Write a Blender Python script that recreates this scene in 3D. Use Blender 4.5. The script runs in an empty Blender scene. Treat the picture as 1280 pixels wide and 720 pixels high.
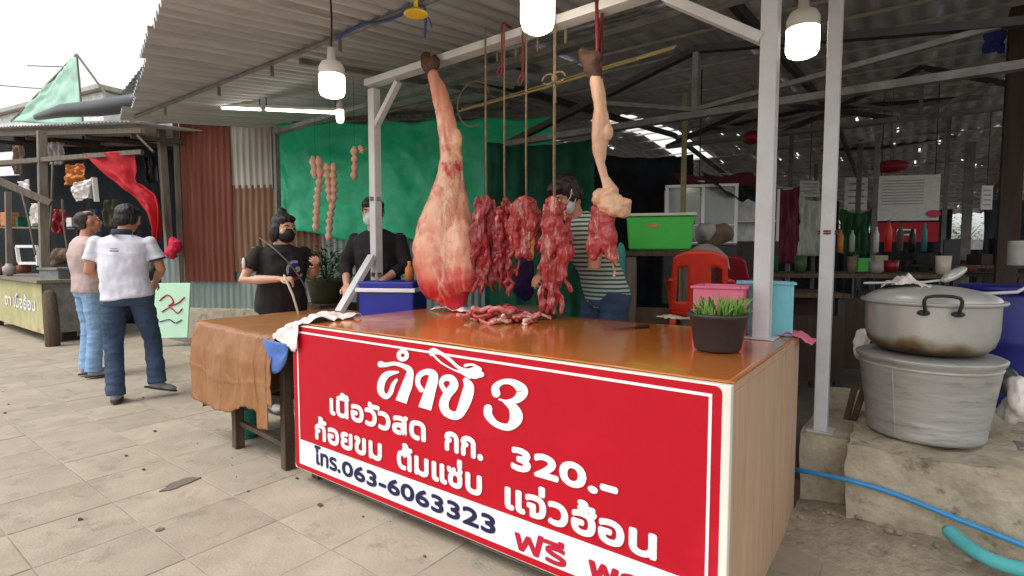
import bpy, bmesh, math, random
from mathutils import Vector, Matrix, noise
import mathutils
R = math.radians
random.seed(7)
sc = bpy.context.scene
COL = sc.collection

# ------------------------------------------------------------------ camera, sky, sun, exposure
CAM = Vector((2.794, -1.685, 1.298))
PITCH, YAW, FPX = -0.0638, 0.6407, 673.36           # focal length in pixels of a 1280 wide picture
cd = bpy.data.cameras.new('camera')
cam = bpy.data.objects.new('camera', cd)
COL.objects.link(cam)
cam.location = CAM
cam.rotation_euler = (R(90) + PITCH, 0, YAW)
cd.sensor_width = 36.0
cd.lens = FPX / 1280 * 36.0
cd.clip_start, cd.clip_end = 0.05, 500
sc.camera = cam

W = bpy.data.worlds.new('World')
sc.world = W
W.use_nodes = True
wn, wl = W.node_tree.nodes, W.node_tree.links
wn.clear()
sky = wn.new('ShaderNodeTexSky')
sky.sky_type = 'NISHITA'
sky.sun_disc = False
SUN_EL, SUN_ROT = R(58), R(200)
sky.sun_elevation, sky.sun_rotation = SUN_EL, SUN_ROT
sky.dust_density, sky.air_density = 3.0, 1.2
hs = wn.new('ShaderNodeHueSaturation')               # an overcast sky has little colour of its own
hs.inputs['Saturation'].default_value = 0.06
bg = wn.new('ShaderNodeBackground')
bg.inputs['Strength'].default_value = 0.15
wo = wn.new('ShaderNodeOutputWorld')
wl.new(sky.outputs[0], hs.inputs['Color']); wl.new(hs.outputs[0], bg.inputs[0]); wl.new(bg.outputs[0], wo.inputs[0])

sl = bpy.data.lights.new('sun', 'SUN')
sl.energy, sl.angle, sl.color = 0.8, R(25), (1, .96, .9)
so = bpy.data.objects.new('sun', sl)
COL.objects.link(so)
_d = Vector((math.sin(SUN_ROT) * math.cos(SUN_EL), math.cos(SUN_ROT) * math.cos(SUN_EL), math.sin(SUN_EL)))
so.rotation_euler = _d.to_track_quat('Z', 'Y').to_euler()
so.location = (0, -5, 12)

vs = sc.view_settings
vs.view_transform, vs.look, vs.gamma, vs.exposure = 'Standard', 'None', 1.0, 0.75
vs.use_curve_mapping = False

# ------------------------------------------------------------------ helpers
_F = Vector((-math.sin(YAW) * math.cos(PITCH), math.cos(YAW) * math.cos(PITCH), math.sin(PITCH)))
_R = Vector((math.cos(YAW), math.sin(YAW), 0))
_U = _R.cross(_F)
def spot(u, v, y=None, z=None, d=None, x=None):
    """surveyed point: sight line through photo point (u, v) met with a plane or at a depth"""
    r = _F + _R * ((u - 640) / FPX) - _U * ((v - 360) / FPX)
    if y is not None: t = (y - CAM.y) / r.y
    elif z is not None: t = (z - CAM.z) / r.z
    elif x is not None: t = (x - CAM.x) / r.x
    else: t = d
    return CAM + r * t

def S(r, g, b, k=1.0):
    f = lambda q: ((q / 255 + .055) / 1.055) ** 2.4 if q > 10 else q / 255 / 12.92
    return (f(r) * k, f(g) * k, f(b) * k)

_mats = {}
def M(name, col, rough=.6, metal=0.0, c2=None, var=.25, scale=6.0, stretch=(1, 1, 1), bump=.15, bscale=60.0,
      c3=None, c3_scale=2.0, c3_cut=.58, spec=.5, trans=0.0, coat=0.0, rand=0.0, emit=None, bdist=.004):
    """procedural surface: two colours broken up by noise, optional third colour in patches, fine relief"""
    if name in _mats: return _mats[name]
    m = bpy.data.materials.new(name); m.use_nodes = True
    n, l = m.node_tree.nodes, m.node_tree.links
    b = n['Principled BSDF']
    tc = n.new('ShaderNodeTexCoord'); mp = n.new('ShaderNodeMapping')
    mp.inputs['Scale'].default_value = stretch
    l.new(tc.outputs['Object'], mp.inputs[0])
    vec = mp.outputs[0]
    if rand:
        oi = n.new('ShaderNodeObjectInfo'); ad = n.new('ShaderNodeVectorMath'); ad.operation = 'ADD'
        ml = n.new('ShaderNodeMath'); ml.operation = 'MULTIPLY'; ml.inputs[1].default_value = 57.0
        l.new(oi.outputs['Random'], ml.inputs[0]); l.new(vec, ad.inputs[0]); l.new(ml.outputs[0], ad.inputs[1]); vec = ad.outputs[0]
    nz = n.new('ShaderNodeTexNoise'); nz.inputs['Scale'].default_value = scale; nz.inputs['Detail'].default_value = 8; nz.inputs['Roughness'].default_value = .65
    l.new(vec, nz.inputs['Vector'])
    rp = n.new('ShaderNodeValToRGB')
    if c2 is None:
        a = tuple(max(0, q * (1 - var)) for q in col); z = tuple(min(1, q * (1 + var)) for q in col)
    else: a, z = col, c2
    rp.color_ramp.elements[0].position, rp.color_ramp.elements[1].position = .32, .68
    rp.color_ramp.elements[0].color = (*a, 1); rp.color_ramp.elements[1].color = (*z, 1)
    l.new(nz.outputs['Fac'], rp.inputs[0])
    out = rp.outputs[0]
    if c3 is not None:
        n2 = n.new('ShaderNodeTexNoise'); n2.inputs['Scale'].default_value = c3_scale; n2.inputs['Detail'].default_value = 10; n2.inputs['Roughness'].default_value = .7
        l.new(vec, n2.inputs['Vector'])
        r2 = n.new('ShaderNodeValToRGB'); r2.color_ramp.elements[0].position = c3_cut; r2.color_ramp.elements[1].position = min(1, c3_cut + .12)
        l.new(n2.outputs['Fac'], r2.inputs[0])
        mx = n.new('ShaderNodeMix'); mx.data_type = 'RGBA'
        l.new(r2.outputs[0], mx.inputs[0]); l.new(out, mx.inputs[6]); mx.inputs[7].default_value = (*c3, 1)
        out = mx.outputs[2]
    if rand:
        hv = n.new('ShaderNodeHueSaturation'); mr = n.new('ShaderNodeMapRange')
        mr.inputs[3].default_value, mr.inputs[4].default_value = 1 - rand, 1 + rand
        l.new(oi.outputs['Random'], mr.inputs[0]); l.new(mr.outputs[0], hv.inputs['Value']); l.new(out, hv.inputs['Color']); out = hv.outputs[0]
    l.new(out, b.inputs['Base Color'])
    b.inputs['Roughness'].default_value = rough; b.inputs['Metallic'].default_value = metal
    b.inputs['Specular IOR Level'].default_value = spec
    if trans: b.inputs['Transmission Weight'].default_value = trans
    if coat: b.inputs['Coat Weight'].default_value = coat; b.inputs['Coat Roughness'].default_value = .12
    if emit: b.inputs['Emission Color'].default_value = (*emit[:3], 1); b.inputs['Emission Strength'].default_value = emit[3]
    if bump:
        nb = n.new('ShaderNodeTexNoise'); nb.inputs['Scale'].default_value = bscale; nb.inputs['Detail'].default_value = 6
        l.new(vec, nb.inputs['Vector'])
        bp = n.new('ShaderNodeBump'); bp.inputs['Strength'].default_value = bump; bp.inputs['Distance'].default_value = bdist
        l.new(nb.outputs['Fac'], bp.inputs['Height']); l.new(bp.outputs[0], b.inputs['Normal'])
        # break the gloss up as well
        mr2 = n.new('ShaderNodeMapRange'); mr2.inputs[3].default_value = max(0, rough - .1); mr2.inputs[4].default_value = min(1, rough + .12)
        l.new(nz.outputs['Fac'], mr2.inputs[0]); l.new(mr2.outputs[0], b.inputs['Roughness'])
    _mats[name] = m
    return m

def tag(o, label=None, cat=None, group=None, kind=None):
    if label: o['label'] = label
    if cat: o['category'] = cat
    if group: o['group'] = group
    if kind: o['kind'] = kind
    return o
def thing(name, label, cat, loc=(0, 0, 0), group=None, rz=0.0):
    o = bpy.data.objects.new(name, None); COL.objects.link(o)
    o.location = loc; o.rotation_euler.z = rz; o.empty_display_size = .1
    return tag(o, label, cat, group)
def top_of(o):
    while o.parent: o = o.parent
    return o
def copy_tree(o, parent=None):
    c = o.copy(); COL.objects.link(c)
    if parent: c.parent = parent
    for ch in list(o.children): copy_tree(ch, c)
    return c

class MB:
    """collects shapes; build() links them as one mesh object"""
    def __init__(s): s.V, s.F, s.MI = [], [], []
    def add(s, V, F, mi=0):
        k = len(s.V); s.V += [Vector(v) for v in V]; s.F += [tuple(i + k for i in f) for f in F]; s.MI += [mi] * len(F); return s
    def box(s, c, d, rot=None, mi=0):
        c = Vector(c); hx, hy, hz = d[0] / 2, d[1] / 2, d[2] / 2
        m = rot if rot is not None else Matrix.Identity(3)
        V = [c + m @ Vector((a * hx, b * hy, e * hz)) for a in (-1, 1) for b in (-1, 1) for e in (-1, 1)]
        return s.add(V, [(0, 1, 3, 2), (4, 6, 7, 5), (0, 4, 5, 1), (2, 3, 7, 6), (0, 2, 6, 4), (1, 5, 7, 3)], mi)
    def bar(s, a, b, w, t=None, up=(0, 0, 1), mi=0):
        a, b = Vector(a), Vector(b); t = t or w
        z = (b - a); L = z.length; z.normalize(); up = Vector(up)
        if abs(z.dot(up)) > .98: up = Vector((1, 0, 0)) if abs(z.x) < .9 else Vector((0, 1, 0))
        x = up.cross(z).normalized(); y = z.cross(x)
        m = Matrix((x, y, z)).transposed()
        return s.box((a + b) / 2, (w, t, L), m, mi)
    def tube(s, pts, rad, n=10, caps='round', up=(0, 0, 1), mi=0):
        pts = [Vector(p) for p in pts]
        if not isinstance(rad, (list,)): rad = [rad] * len(pts)
        rr = [(q, q) if not isinstance(q, tuple) else q for q in rad]
        P, Q = [], []
        if caps == 'round':
            e = (pts[0] - pts[1]).normalized(); m0 = (rr[0][0] + rr[0][1]) / 2
            for f, g in ((.95, .28), (.7, .7)): P.append(pts[0] + e * m0 * f * .9); Q.append((rr[0][0] * g, rr[0][1] * g))
        P += pts; Q += rr
        if caps == 'round':
            e = (pts[-1] - pts[-2]).normalized(); m0 = (rr[-1][0] + rr[-1][1]) / 2
            for f, g in ((.7, .7), (.95, .28)): P.append(pts[-1] + e * m0 * f * .9); Q.append((rr[-1][0] * g, rr[-1][1] * g))
        V, F = [], []
        up = Vector(up); prev = None
        for i, p in enumerate(P):
            t = (P[min(i + 1, len(P) - 1)] - P[max(i - 1, 0)]).normalized()
            if prev is None:
                u0 = up if abs(t.dot(up)) < .95 else (Vector((0, 1, 0)) if abs(t.y) < .9 else Vector((1, 0, 0)))
                x = u0.cross(t).normalized()
            else: x = (prev - t * prev.dot(t)).normalized()
            prev = x; y = t.cross(x)
            for k in range(n):
                a = 2 * math.pi * k / n
                V.append(p + x * math.cos(a) * Q[i][0] + y * math.sin(a) * Q[i][1])
        for i in range(len(P) - 1):
            for k in range(n):
                a, b = i * n + k, i * n + (k + 1) % n
                F.append((a, b, b + n, a + n))
        if caps: F.append(tuple(range(n - 1, -1, -1))); F.append(tuple((len(P) - 1) * n + k for k in range(n)))
        return s.add(V, F, mi)
    def loft(s, secs, n=16, mi=0, cap=True, p=2.0):
        """secs: (centre, rx, ry[, rot3]) ellipses (superellipse power p) in the xy plane of each section"""
        V, F = [], []
        for q in secs:
            c = Vector(q[0]); m = q[3] if len(q) > 3 else Matrix.Identity(3)
            for k in range(n):
                a = 2 * math.pi * k / n; ca, sa = math.cos(a), math.sin(a)
                ex = math.copysign(abs(ca) ** (2 / p), ca); ey = math.copysign(abs(sa) ** (2 / p), sa)
                V.append(c + m @ Vector((q[1] * ex, q[2] * ey, 0)))
        for i in range(len(secs) - 1):
            for k in range(n):
                a, b = i * n + k, i * n + (k + 1) % n
                F.append((a, b, b + n, a + n))
        if cap: F.append(tuple(range(n - 1, -1, -1))); F.append(tuple((len(secs) - 1) * n + k for k in range(n)))
        return s.add(V, F, mi)
    def ell(s, c, r, n=14, rot=None, mi=0):
        c = Vector(c); m = rot if rot is not None else Matrix.Identity(3)
        h = n // 2; V = [c + m @ Vector((0, 0, -r[2]))]; F = []
        for i in range(1, h):
            t = math.pi * i / h
            for k in range(n):
                a = 2 * math.pi * k / n
                V.append(c + m @ Vector((r[0] * math.sin(t) * math.cos(a), r[1] * math.sin(t) * math.sin(a), -r[2] * math.cos(t))))
        V.append(c + m @ Vector((0, 0, r[2]))); T = len(V) - 1
        for k in range(n): F.append((0, 1 + (k + 1) % n, 1 + k)); F.append((T, T - n + k, T - n + (k + 1) % n))
        for i in range(h - 2):
            for k in range(n):
                a, b = 1 + i * n + k, 1 + i * n + (k + 1) % n
                F.append((a, b, b + n, a + n))
        return s.add(V, F, mi)
    def lathe(s, c, prof, n=40, mi=0, sx=1, sy=1):
        c = Vector(c); V, F = [], []
        for r, z in prof:
            for k in range(n):
                a = 2 * math.pi * k / n; V.append(c + Vector((r * sx * math.cos(a), r * sy * math.sin(a), z)))
        for i in range(len(prof) - 1):
            for k in range(n):
                a, b = i * n + k, i * n + (k + 1) % n; F.append((a, b, b + n, a + n))
        return s.add(V, F, mi)
    def grid(s, fn, nu, nv, mi=0):
        V = [fn(i / nu, j / nv) for j in range(nv + 1) for i in range(nu + 1)]
        F = [(j * (nu + 1) + i, j * (nu + 1) + i + 1, (j + 1) * (nu + 1) + i + 1, (j + 1) * (nu + 1) + i) for j in range(nv) for i in range(nu)]
        return s.add(V, F, mi)
    def build(s, name, mat, parent=None, smooth=False, bevel=0, solid=0, local=False, auto=False):
        me = bpy.data.meshes.new(name)
        o0 = Vector((0, 0, 0)) if (parent is None or local) else Vector(top_of(parent).location)
        me.from_pydata([tuple(v - o0) for v in s.V], [], s.F)
        mats = mat if isinstance(mat, (list, tuple)) else [mat]
        for q in mats: me.materials.append(q)
        if len(mats) > 1: me.polygons.foreach_set('material_index', s.MI)
        if smooth: me.polygons.foreach_set('use_smooth', [True] * len(me.polygons))
        me.update()
        o = bpy.data.objects.new(name, me); COL.objects.link(o)
        if parent is not None: o.parent = parent
        if solid:
            md = o.modifiers.new('solid', 'SOLIDIFY'); md.thickness = solid; md.offset = 0
        if bevel:
            md = o.modifiers.new('bevel', 'BEVEL'); md.width = bevel; md.segments = 2; md.limit_method = 'ANGLE'; md.angle_limit = R(40)
        return o

def fuse(name, mb, mat, parent=None, voxel=.01, smooth=5, disp=None, local=False, sub=None):
    """melts overlapping closed shapes into one continuous skin"""
    t = mb.build(name, mat, parent, local=local)
    md = t.modifiers.new('r', 'REMESH'); md.mode = 'VOXEL'; md.voxel_size = voxel; md.use_smooth_shade = True
    if smooth: ms = t.modifiers.new('s', 'SMOOTH'); ms.iterations = smooth; ms.factor = .5
    dg = bpy.context.evaluated_depsgraph_get()
    me = bpy.data.meshes.new_from_object(t.evaluated_get(dg), depsgraph=dg)
    old = t.data; t.modifiers.clear(); t.data = me
    me.name = name
    bpy.data.meshes.remove(old)
    if disp:
        nrm = [v.normal.copy() for v in me.vertices]
        for v, q in zip(me.vertices, nrm): v.co += q * disp(v.co)
    me.polygons.foreach_set('use_smooth', [True] * len(me.polygons))
    me.update()
    return t
def fbm(p, s, o=3): return noise.fractal(Vector(p) * s, 1.0, 2.0, o)

def crom(P, n=6):
    P = [Vector(p) for p in P]; out = []
    for i in range(len(P) - 1):
        a, b, c, d = P[max(i - 1, 0)], P[i], P[i + 1], P[min(i + 2, len(P) - 1)]
        for k in range(n):
            t = k / n
            out.append(.5 * ((2 * b) + (c - a) * t + (2 * a - 5 * b + 4 * c - d) * t * t + (3 * b - a - 3 * c + d) * t ** 3))
    out.append(P[-1]); return out

def corrugated(mb, p, du, dv, pitch=.076, amp=.009, seg=6, rows=1, wob=.0, trap=False):
    """corrugated sheet from corner p, waves across du, ridges along dv"""
    p, du, dv = Vector(p), Vector(du), Vector(dv); nrm = du.cross(dv).normalized()
    nu = max(4, int(du.length / pitch * seg))
    def fn(a, b):
        w = math.sin(2 * math.pi * a * du.length / pitch)
        if trap: w = max(-1, min(1, w * 2.2))
        q = p + du * a + dv * b + nrm * amp * w
        if wob: q += nrm * wob * noise.noise(q * 1.7)
        return q
    return mb.grid(fn, nu, rows)
# ------------------------------------------------------------------ materials
m_slab = M('paving concrete', S(146, 135, 119), .82, c2=S(168, 156, 139), scale=3.6, bump=.8, bscale=75, c3=S(130, 122, 110), c3_scale=5, c3_cut=.56, rand=.08)
m_bed = M('mortar bed', S(168, 158, 144), .95, c2=S(122, 113, 102), scale=3, bump=.6)
m_floor = M('market floor concrete', S(96, 89, 80), .85, c2=S(120, 112, 102), scale=3, bump=.5, bscale=50, c3=S(84, 76, 68), c3_scale=1.4)
m_dirt = M('sandy dirt', S(140, 128, 110), .95, c2=S(172, 160, 140), scale=14, bump=.9, bscale=45, c3=S(104, 94, 80), c3_scale=6, bdist=.012)
m_block = M('weathered cement', S(160, 149, 128), .92, c2=S(196, 186, 164), scale=7, bump=1.0, bscale=30, c3=S(112, 100, 82), c3_scale=5.5, c3_cut=.57, bdist=.012)
m_white_steel = M('white painted steel', S(214, 215, 216), .42, c2=S(194, 195, 196), scale=5, bump=.05, c3=S(150, 138, 118), c3_scale=6, c3_cut=.68)
m_gray_steel = M('grey painted steel', S(138, 138, 138), .5, c2=S(96, 95, 92), scale=6, bump=.08, c3=S(98, 76, 58), c3_scale=5, c3_cut=.66)
m_dark_steel = M('dark steel', S(62, 60, 58), .55, c2=S(44, 42, 40), scale=6, bump=.1)
m_roof = M('weathered roof sheet', S(206, 206, 207), .45, c2=S(170, 170, 170), scale=1.6, stretch=(5, .5, 1), bump=.12, c3=S(160, 132, 112), c3_scale=.8, c3_cut=.62)
m_hall_roof = M('grey hall roof sheet', S(206, 206, 210), .5, c2=S(164, 164, 168), scale=2, stretch=(4, .6, 1), bump=.1, rand=.2)
m_film = M('amber table film', S(204, 120, 52), .15, c2=S(180, 100, 40), scale=2.6, bump=.05, bscale=14, c3=S(170, 122, 54), c3_scale=1.1, c3_cut=.6, coat=.5)
m_cloth = M('brown vinyl cloth', S(156, 108, 70), .32, c2=S(136, 92, 56), scale=5, bump=.3, bscale=26, c3=S(178, 130, 88), c3_scale=5, c3_cut=.6)
m_ply = M('pale plywood', S(202, 172, 144), .6, c2=S(184, 150, 122), scale=2.2, stretch=(9, 9, .7), bump=.12, bscale=30, c3=S(168, 134, 106), c3_scale=1.2, c3_cut=.58)
m_wood = M('dark weathered wood', S(96, 78, 62), .8, c2=S(66, 52, 42), scale=3, stretch=(12, 12, .8), bump=.5, bscale=24)
m_greywood = M('grey weathered wood', S(138, 128, 116), .85, c2=S(104, 94, 84), scale=3, stretch=(12, 12, .8), bump=.5, bscale=24)
m_brownpost = M('dark brown timber', S(66, 48, 38), .7, c2=S(44, 32, 26), scale=2.5, stretch=(10, 10, .7), bump=.4)
m_red = M('red sign print', S(190, 6, 34), .5, spec=.3, c2=S(176, 6, 30), scale=2, c3=S(196, 22, 48), c3_scale=1.3, c3_cut=.55, bump=.1, bscale=2.5, bdist=.02)
m_letter = M('white sign print', S(240, 238, 238), .4, var=.02, bump=0)
m_strip = M('pale sign strip', S(224, 232, 238), .4, var=.02, bump=0)
m_navy = M('navy sign print', S(28, 24, 70), .4, var=.05, bump=0)
m_crimson = M('crimson sign print', S(186, 16, 52), .4, var=.05, bump=0)
m_board = M('white sign board', S(232, 226, 214), .5, var=.05, bump=.05, c3=S(196, 186, 164), c3_scale=8, c3_cut=.68)
m_rust = M('rusted zinc sheet', S(124, 62, 40), .75, c2=S(94, 46, 32), scale=1.6, stretch=(9, 9, .35), bump=.3, c3=S(150, 92, 62), c3_scale=1.1, c3_cut=.58)
m_zinc = M('pale zinc sheet', S(188, 184, 174), .5, metal=.2, c2=S(158, 152, 142), scale=1.8, stretch=(8, 8, .4), bump=.15, c3=S(126, 104, 86), c3_scale=1.2, c3_cut=.62)
m_zinc_brown = M('half rusted zinc sheet', S(136, 100, 74), .7, c2=S(104, 72, 52), scale=1.8, stretch=(8, 8, .4), bump=.2, c3=S(160, 142, 122), c3_scale=1.4)
m_zinc_blue = M('grey green zinc sheet', S(146, 160, 158), .5, metal=.2, c2=S(116, 126, 124), scale=1.8, stretch=(8, 8, .4), bump=.15, c3=S(120, 96, 78), c3_scale=1.4, c3_cut=.64)
m_tarp = M('green tarpaulin', S(44, 214, 160), .36, c2=S(26, 180, 130), scale=1.6, bump=.3, bscale=7, bdist=.02, c3=S(96, 214, 178), c3_scale=4, c3_cut=.66)
m_dgreen = M('dark green sheeting', S(16, 100, 74), .8, c2=S(10, 66, 50), scale=3, bump=.4, bscale=16)
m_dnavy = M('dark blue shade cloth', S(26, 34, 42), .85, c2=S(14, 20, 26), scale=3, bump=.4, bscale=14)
m_net = M('pale green netting', S(186, 222, 204), .8, c2=S(166, 210, 188), scale=4, bump=.2)
m_redcloth = M('red cloth', S(196, 26, 40), .8, c2=S(160, 18, 32), scale=4, bump=.4, bscale=60)
m_bag_w = M('white plastic bag', S(240, 232, 229), .28, c2=S(228, 217, 214), scale=9, bump=.5, bscale=22, bdist=.01)
m_rope = M('jute rope', S(142, 124, 98), .9, c2=S(110, 96, 78), scale=30, bump=.6, bscale=120)
m_blackcord = M('black cord', S(34, 32, 32), .6)
m_bluecord = M('blue cord', S(52, 82, 150), .5)
m_redstrap = M('red strap', S(124, 40, 52), .6)
m_bamboo = M('yellow bamboo', S(150, 136, 84), .5, c2=S(122, 108, 66), scale=4, stretch=(1, 8, 8), bump=.1)
m_bulb = M('lit lamp diffuser', (1, .9, .72), .4, bump=0, emit=(1, .88, .68, 9))
m_lampbody = M('white lamp housing', S(226, 222, 210), .4, var=.04, bump=0)
m_tube = M('lit tube', (1, .95, .9), .4, bump=0, emit=(1, .97, .92, 6))
m_alu = M('dull aluminium', S(188, 188, 186), .42, metal=.35, c2=S(166, 165, 162), scale=5, stretch=(1, 1, 5), bump=.35, bscale=5, bdist=.02, c3=S(140, 136, 128), c3_scale=5, c3_cut=.57)
m_alu_up = M('cooking aluminium', S(204, 204, 200), .36, metal=.35, c2=S(186, 185, 180), scale=5, bump=.08, bscale=30)
m_soot = M('sooty aluminium', S(150, 132, 98), .5, metal=.3, c2=S(78, 62, 42), scale=6, bump=.2, c3=S(176, 168, 150), c3_scale=5)
m_black = M('black plastic', S(30, 30, 31), .45, var=.2, bump=.05)
m_charcoal = M('charcoal plastic', S(58, 58, 62), .42, var=.12, bump=.05, c3=S(92, 90, 88), c3_scale=9, c3_cut=.68)
m_green = M('bright green plastic', S(62, 190, 70), .38, var=.08, bump=.04)
m_lidgrey = M('pale grey lid plastic', S(196, 204, 190), .4, var=.06, bump=.03)
m_redpl = M('red plastic', S(216, 56, 38), .38, var=.1, bump=.03)
m_dredpl = M('dark red plastic', S(140, 20, 34), .4, var=.15, bump=.05)
m_grpl = M('grey plastic', S(156, 150, 146), .5, var=.1, bump=.05)
m_pink = M('pink foam', S(226, 118, 146), .6, var=.08, bump=.1)
m_cyan = M('light blue plastic', S(120, 198, 210), .45, var=.08, bump=.05)
m_blue = M('royal blue plastic', S(34, 42, 150), .42, var=.12, bump=.05)
m_bluebr = M('faded blue tarp', S(52, 96, 178), .55, c2=S(84, 116, 168), scale=7, bump=.3)
m_hose = M('blue water hose', S(58, 150, 214), .35, var=.06, bump=.03)
m_hose2 = M('turquoise ribbed hose', S(92, 190, 196), .5, var=.1, bump=.2, c3=S(170, 160, 136), c3_scale=7, c3_cut=.64)
m_teal = M('teal cloth', S(66, 154, 150), .7, var=.1, bump=.2)
m_meat = M('raw beef', S(176, 44, 52), .32, c2=S(120, 22, 32), scale=4, stretch=(5, 5, 1.2), bump=.5, bscale=26, c3=S(220, 160, 148), c3_scale=3.4, c3_cut=.57, coat=.25, bdist=.008)
m_meat2 = M('raw beef with fat', S(190, 62, 62), .32, c2=S(140, 34, 40), scale=4, stretch=(5, 5, 1.2), bump=.5, bscale=26, c3=S(232, 176, 156), c3_scale=4.2, c3_cut=.53, coat=.25, bdist=.008)
m_meat3 = M('pink beef trimmings', S(214, 122, 112), .34, c2=S(186, 76, 78), scale=9, bump=.4, bscale=40, c3=S(240, 204, 186), c3_scale=10, c3_cut=.48, coat=.25)
m_fat = M('cream fat', S(238, 204, 168), .36, c2=S(226, 176, 138), scale=5, bump=.4, bscale=30, c3=S(204, 112, 104), c3_scale=5, c3_cut=.6, coat=.2)
m_skinned = M('skinned shank', S(238, 204, 172), .36, c2=S(226, 170, 140), scale=5, stretch=(3, 3, .8), bump=.4, bscale=28, c3=S(112, 60, 66), c3_scale=6, c3_cut=.60, coat=.2)
m_hoof = M('hoof hide', S(96, 66, 50), .75, c2=S(60, 42, 34), scale=12, bump=.6)
m_sausage = M('sausage casing', S(236, 194, 166), .36, c2=S(222, 150, 128), scale=18, bump=.2, coat=.2)
m_onion = M('spring onion green', S(128, 170, 74), .5, c2=S(96, 140, 54), scale=8, bump=.1)
m_leaf = M('plant leaf', S(66, 96, 52), .55, c2=S(44, 70, 38), scale=9, bump=.2)
m_leaf2 = M('tree leaf', S(84, 120, 66), .6, c2=S(52, 84, 44), scale=3, bump=.1, rand=.2)
m_terra = M('olive plastic pot', S(84, 84, 62), .6, bump=.1)
m_magenta = M('magenta awning', S(128, 34, 64), .7, c2=S(96, 24, 48), scale=3, bump=.3, bscale=10)
m_glass = M('dusty pane', S(206, 214, 210), .15, var=.05, bump=.05, trans=.75)
m_menu = M('menu board print', S(226, 224, 220), .5, c2=S(206, 204, 200), scale=14, stretch=(1, 1, 3), bump=0)
m_tan = M('beige box', S(206, 196, 176), .6, bump=.1)
m_orange = M('orange item', S(206, 128, 62), .6, bump=.1)
m_brown = M('brown sack', S(128, 108, 90), .8, c2=S(96, 78, 64), scale=6, bump=.5)
m_mint = M('mint painted board', S(184, 226, 196), .5, var=.06, bump=.06)
m_banner = M('faded banner', S(150, 148, 96), .55, c2=S(190, 184, 140), scale=2.2, bump=.05, c3=S(176, 122, 74), c3_scale=1.3, c3_cut=.58)
m_yellow = M('yellow plastic', S(226, 190, 40), .4, bump=.03)
m_knife = M('dark steel blade', S(84, 80, 76), .35, metal=.7, bump=.1)
m_cement = M('grey hollow block', S(120, 118, 114), .95, bump=.8)
m_pale = M('pale far wall', S(224, 226, 224), .7, bump=.05)

# ------------------------------------------------------------------ ground, pavement, floor
g = MB(); g.box((0, 40, -.36), (260, 260, .6))
tag(g.build('ground', m_floor), 'dusty concrete ground under the market', kind='structure')
pv = MB(); pv.box((-4.2, -1.3, -.0285), (18.0, 6.0, .04))
pave = tag(pv.build('pavement', m_bed), 'grey square slab pavement in front of the stalls', kind='structure')
PX, PY, X0, Y0 = .4375, .4133, .345, -.318
sm = MB(); sm.box((0, 0, -.0185), (PX - .0055, PY - .0055, .037))
slabs = []
for i in range(-29, 10):
    for j in range(-6, 5):
        cx, cy = X0 + PX * (i + .5), Y0 + PY * (j + .5)
        if cx > 4.6 or cx < -12.5: continue
        z = Vector((cx, cy, 0)) - CAM; dep = z.dot(_F)
        if dep < .5: continue
        u = 640 + FPX * z.dot(_R) / dep; v = 360 - FPX * z.dot(_U) / dep
        inview = -60 < u < 1340 and v < 790
        slabs.append((0 if inview else 1, dep, cx, cy))
slabs.sort()
first = None; rest = MB()
for k, (q, dep, cx, cy) in enumerate(slabs):
    h = -.006 + random.uniform(-.0015, .0015); r = (random.uniform(-.003, .003), random.uniform(-.003, .003), random.uniform(-.004, .004))
    if k < 292:
        if first is None:
            first = sm.build('slab', m_slab, pave, bevel=.0025); o = first
        else:
            o = first.copy(); COL.objects.link(o)
        o.location = (cx, cy, h); o.rotation_euler = r
    else: rest.box((cx, cy, -.0245), (PX - .0055, PY - .0055, .037))
o = rest.build('distant_slab', m_slab, pave, bevel=.006); o['kind'] = 'stuff'
# stains trodden into the slabs
m_stain = M('wet stain', S(108, 100, 90), .5, bump=0)
def stain(u, v, rx, ry, ang, label):
    p = spot(u, v, z=0); mb = MB(); N = 70
    pts = []
    for k in range(N):
        a = 2 * math.pi * k / N; rr = 1 + .55 * noise.fractal(Vector((math.cos(a) * 1.3 + u, math.sin(a) * 1.3, v)), 1, 2, 4)
        x, y = rx * math.cos(a) * rr, ry * math.sin(a) * rr
        pts.append((p.x + x * math.cos(ang) - y * math.sin(ang), p.y + x * math.sin(ang) + y * math.cos(ang)))
    mb.add([(x, y, -.004) for x, y in pts] + [(x, y, -.0012) for x, y in pts], [tuple(range(N, 2 * N))] + [(k, (k + 1) % N, (k + 1) % N + N, k + N) for k in range(N)])
    tag(mb.build('stain', m_stain), label, 'stain', kind='stuff')
stain(225, 604, .04, .1, .2, 'dark wet stain on the pavement')
stain(200, 661, .016, .02, .2, 'small dark spot on the pavement')
# small litter: leaf bits, paper scraps, grit
lt = MB(); q = random.Random(99)
for k in range(70):
    x, y = q.uniform(-7, 2.6), q.uniform(-1.9, .5)
    if k % 9 == 0: x, y = q.uniform(-.9, 2.3), q.uniform(-.25, .0)
    r = q.choice((.003, .004, .005, .009)) * q.uniform(.7, 1.3); a = q.uniform(0, 6.28)
    pts = [(x + r * q.uniform(.7, 1.3) * math.cos(a + t) * 1.5, y + r * q.uniform(.7, 1.3) * math.sin(a + t)) for t in [j * 2 * math.pi / 6 for j in range(6)]]
    lt.add([(px, py, -.003) for px, py in pts] + [(px, py, .0 + q.uniform(0, r * .3)) for px, py in pts], [tuple(range(6, 12))] + [(j, (j + 1) % 6, (j + 1) % 6 + 6, j + 6) for j in range(6)], k % 3)
tag(lt.build('litter', [M('dry leaf litter', S(92, 74, 52), .9), M('paper litter', S(196, 190, 178), .9), M('dark grit', S(70, 64, 58), .9)]), 'small dry leaves, grit and paper scraps lying on the pavement', kind='stuff')
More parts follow.
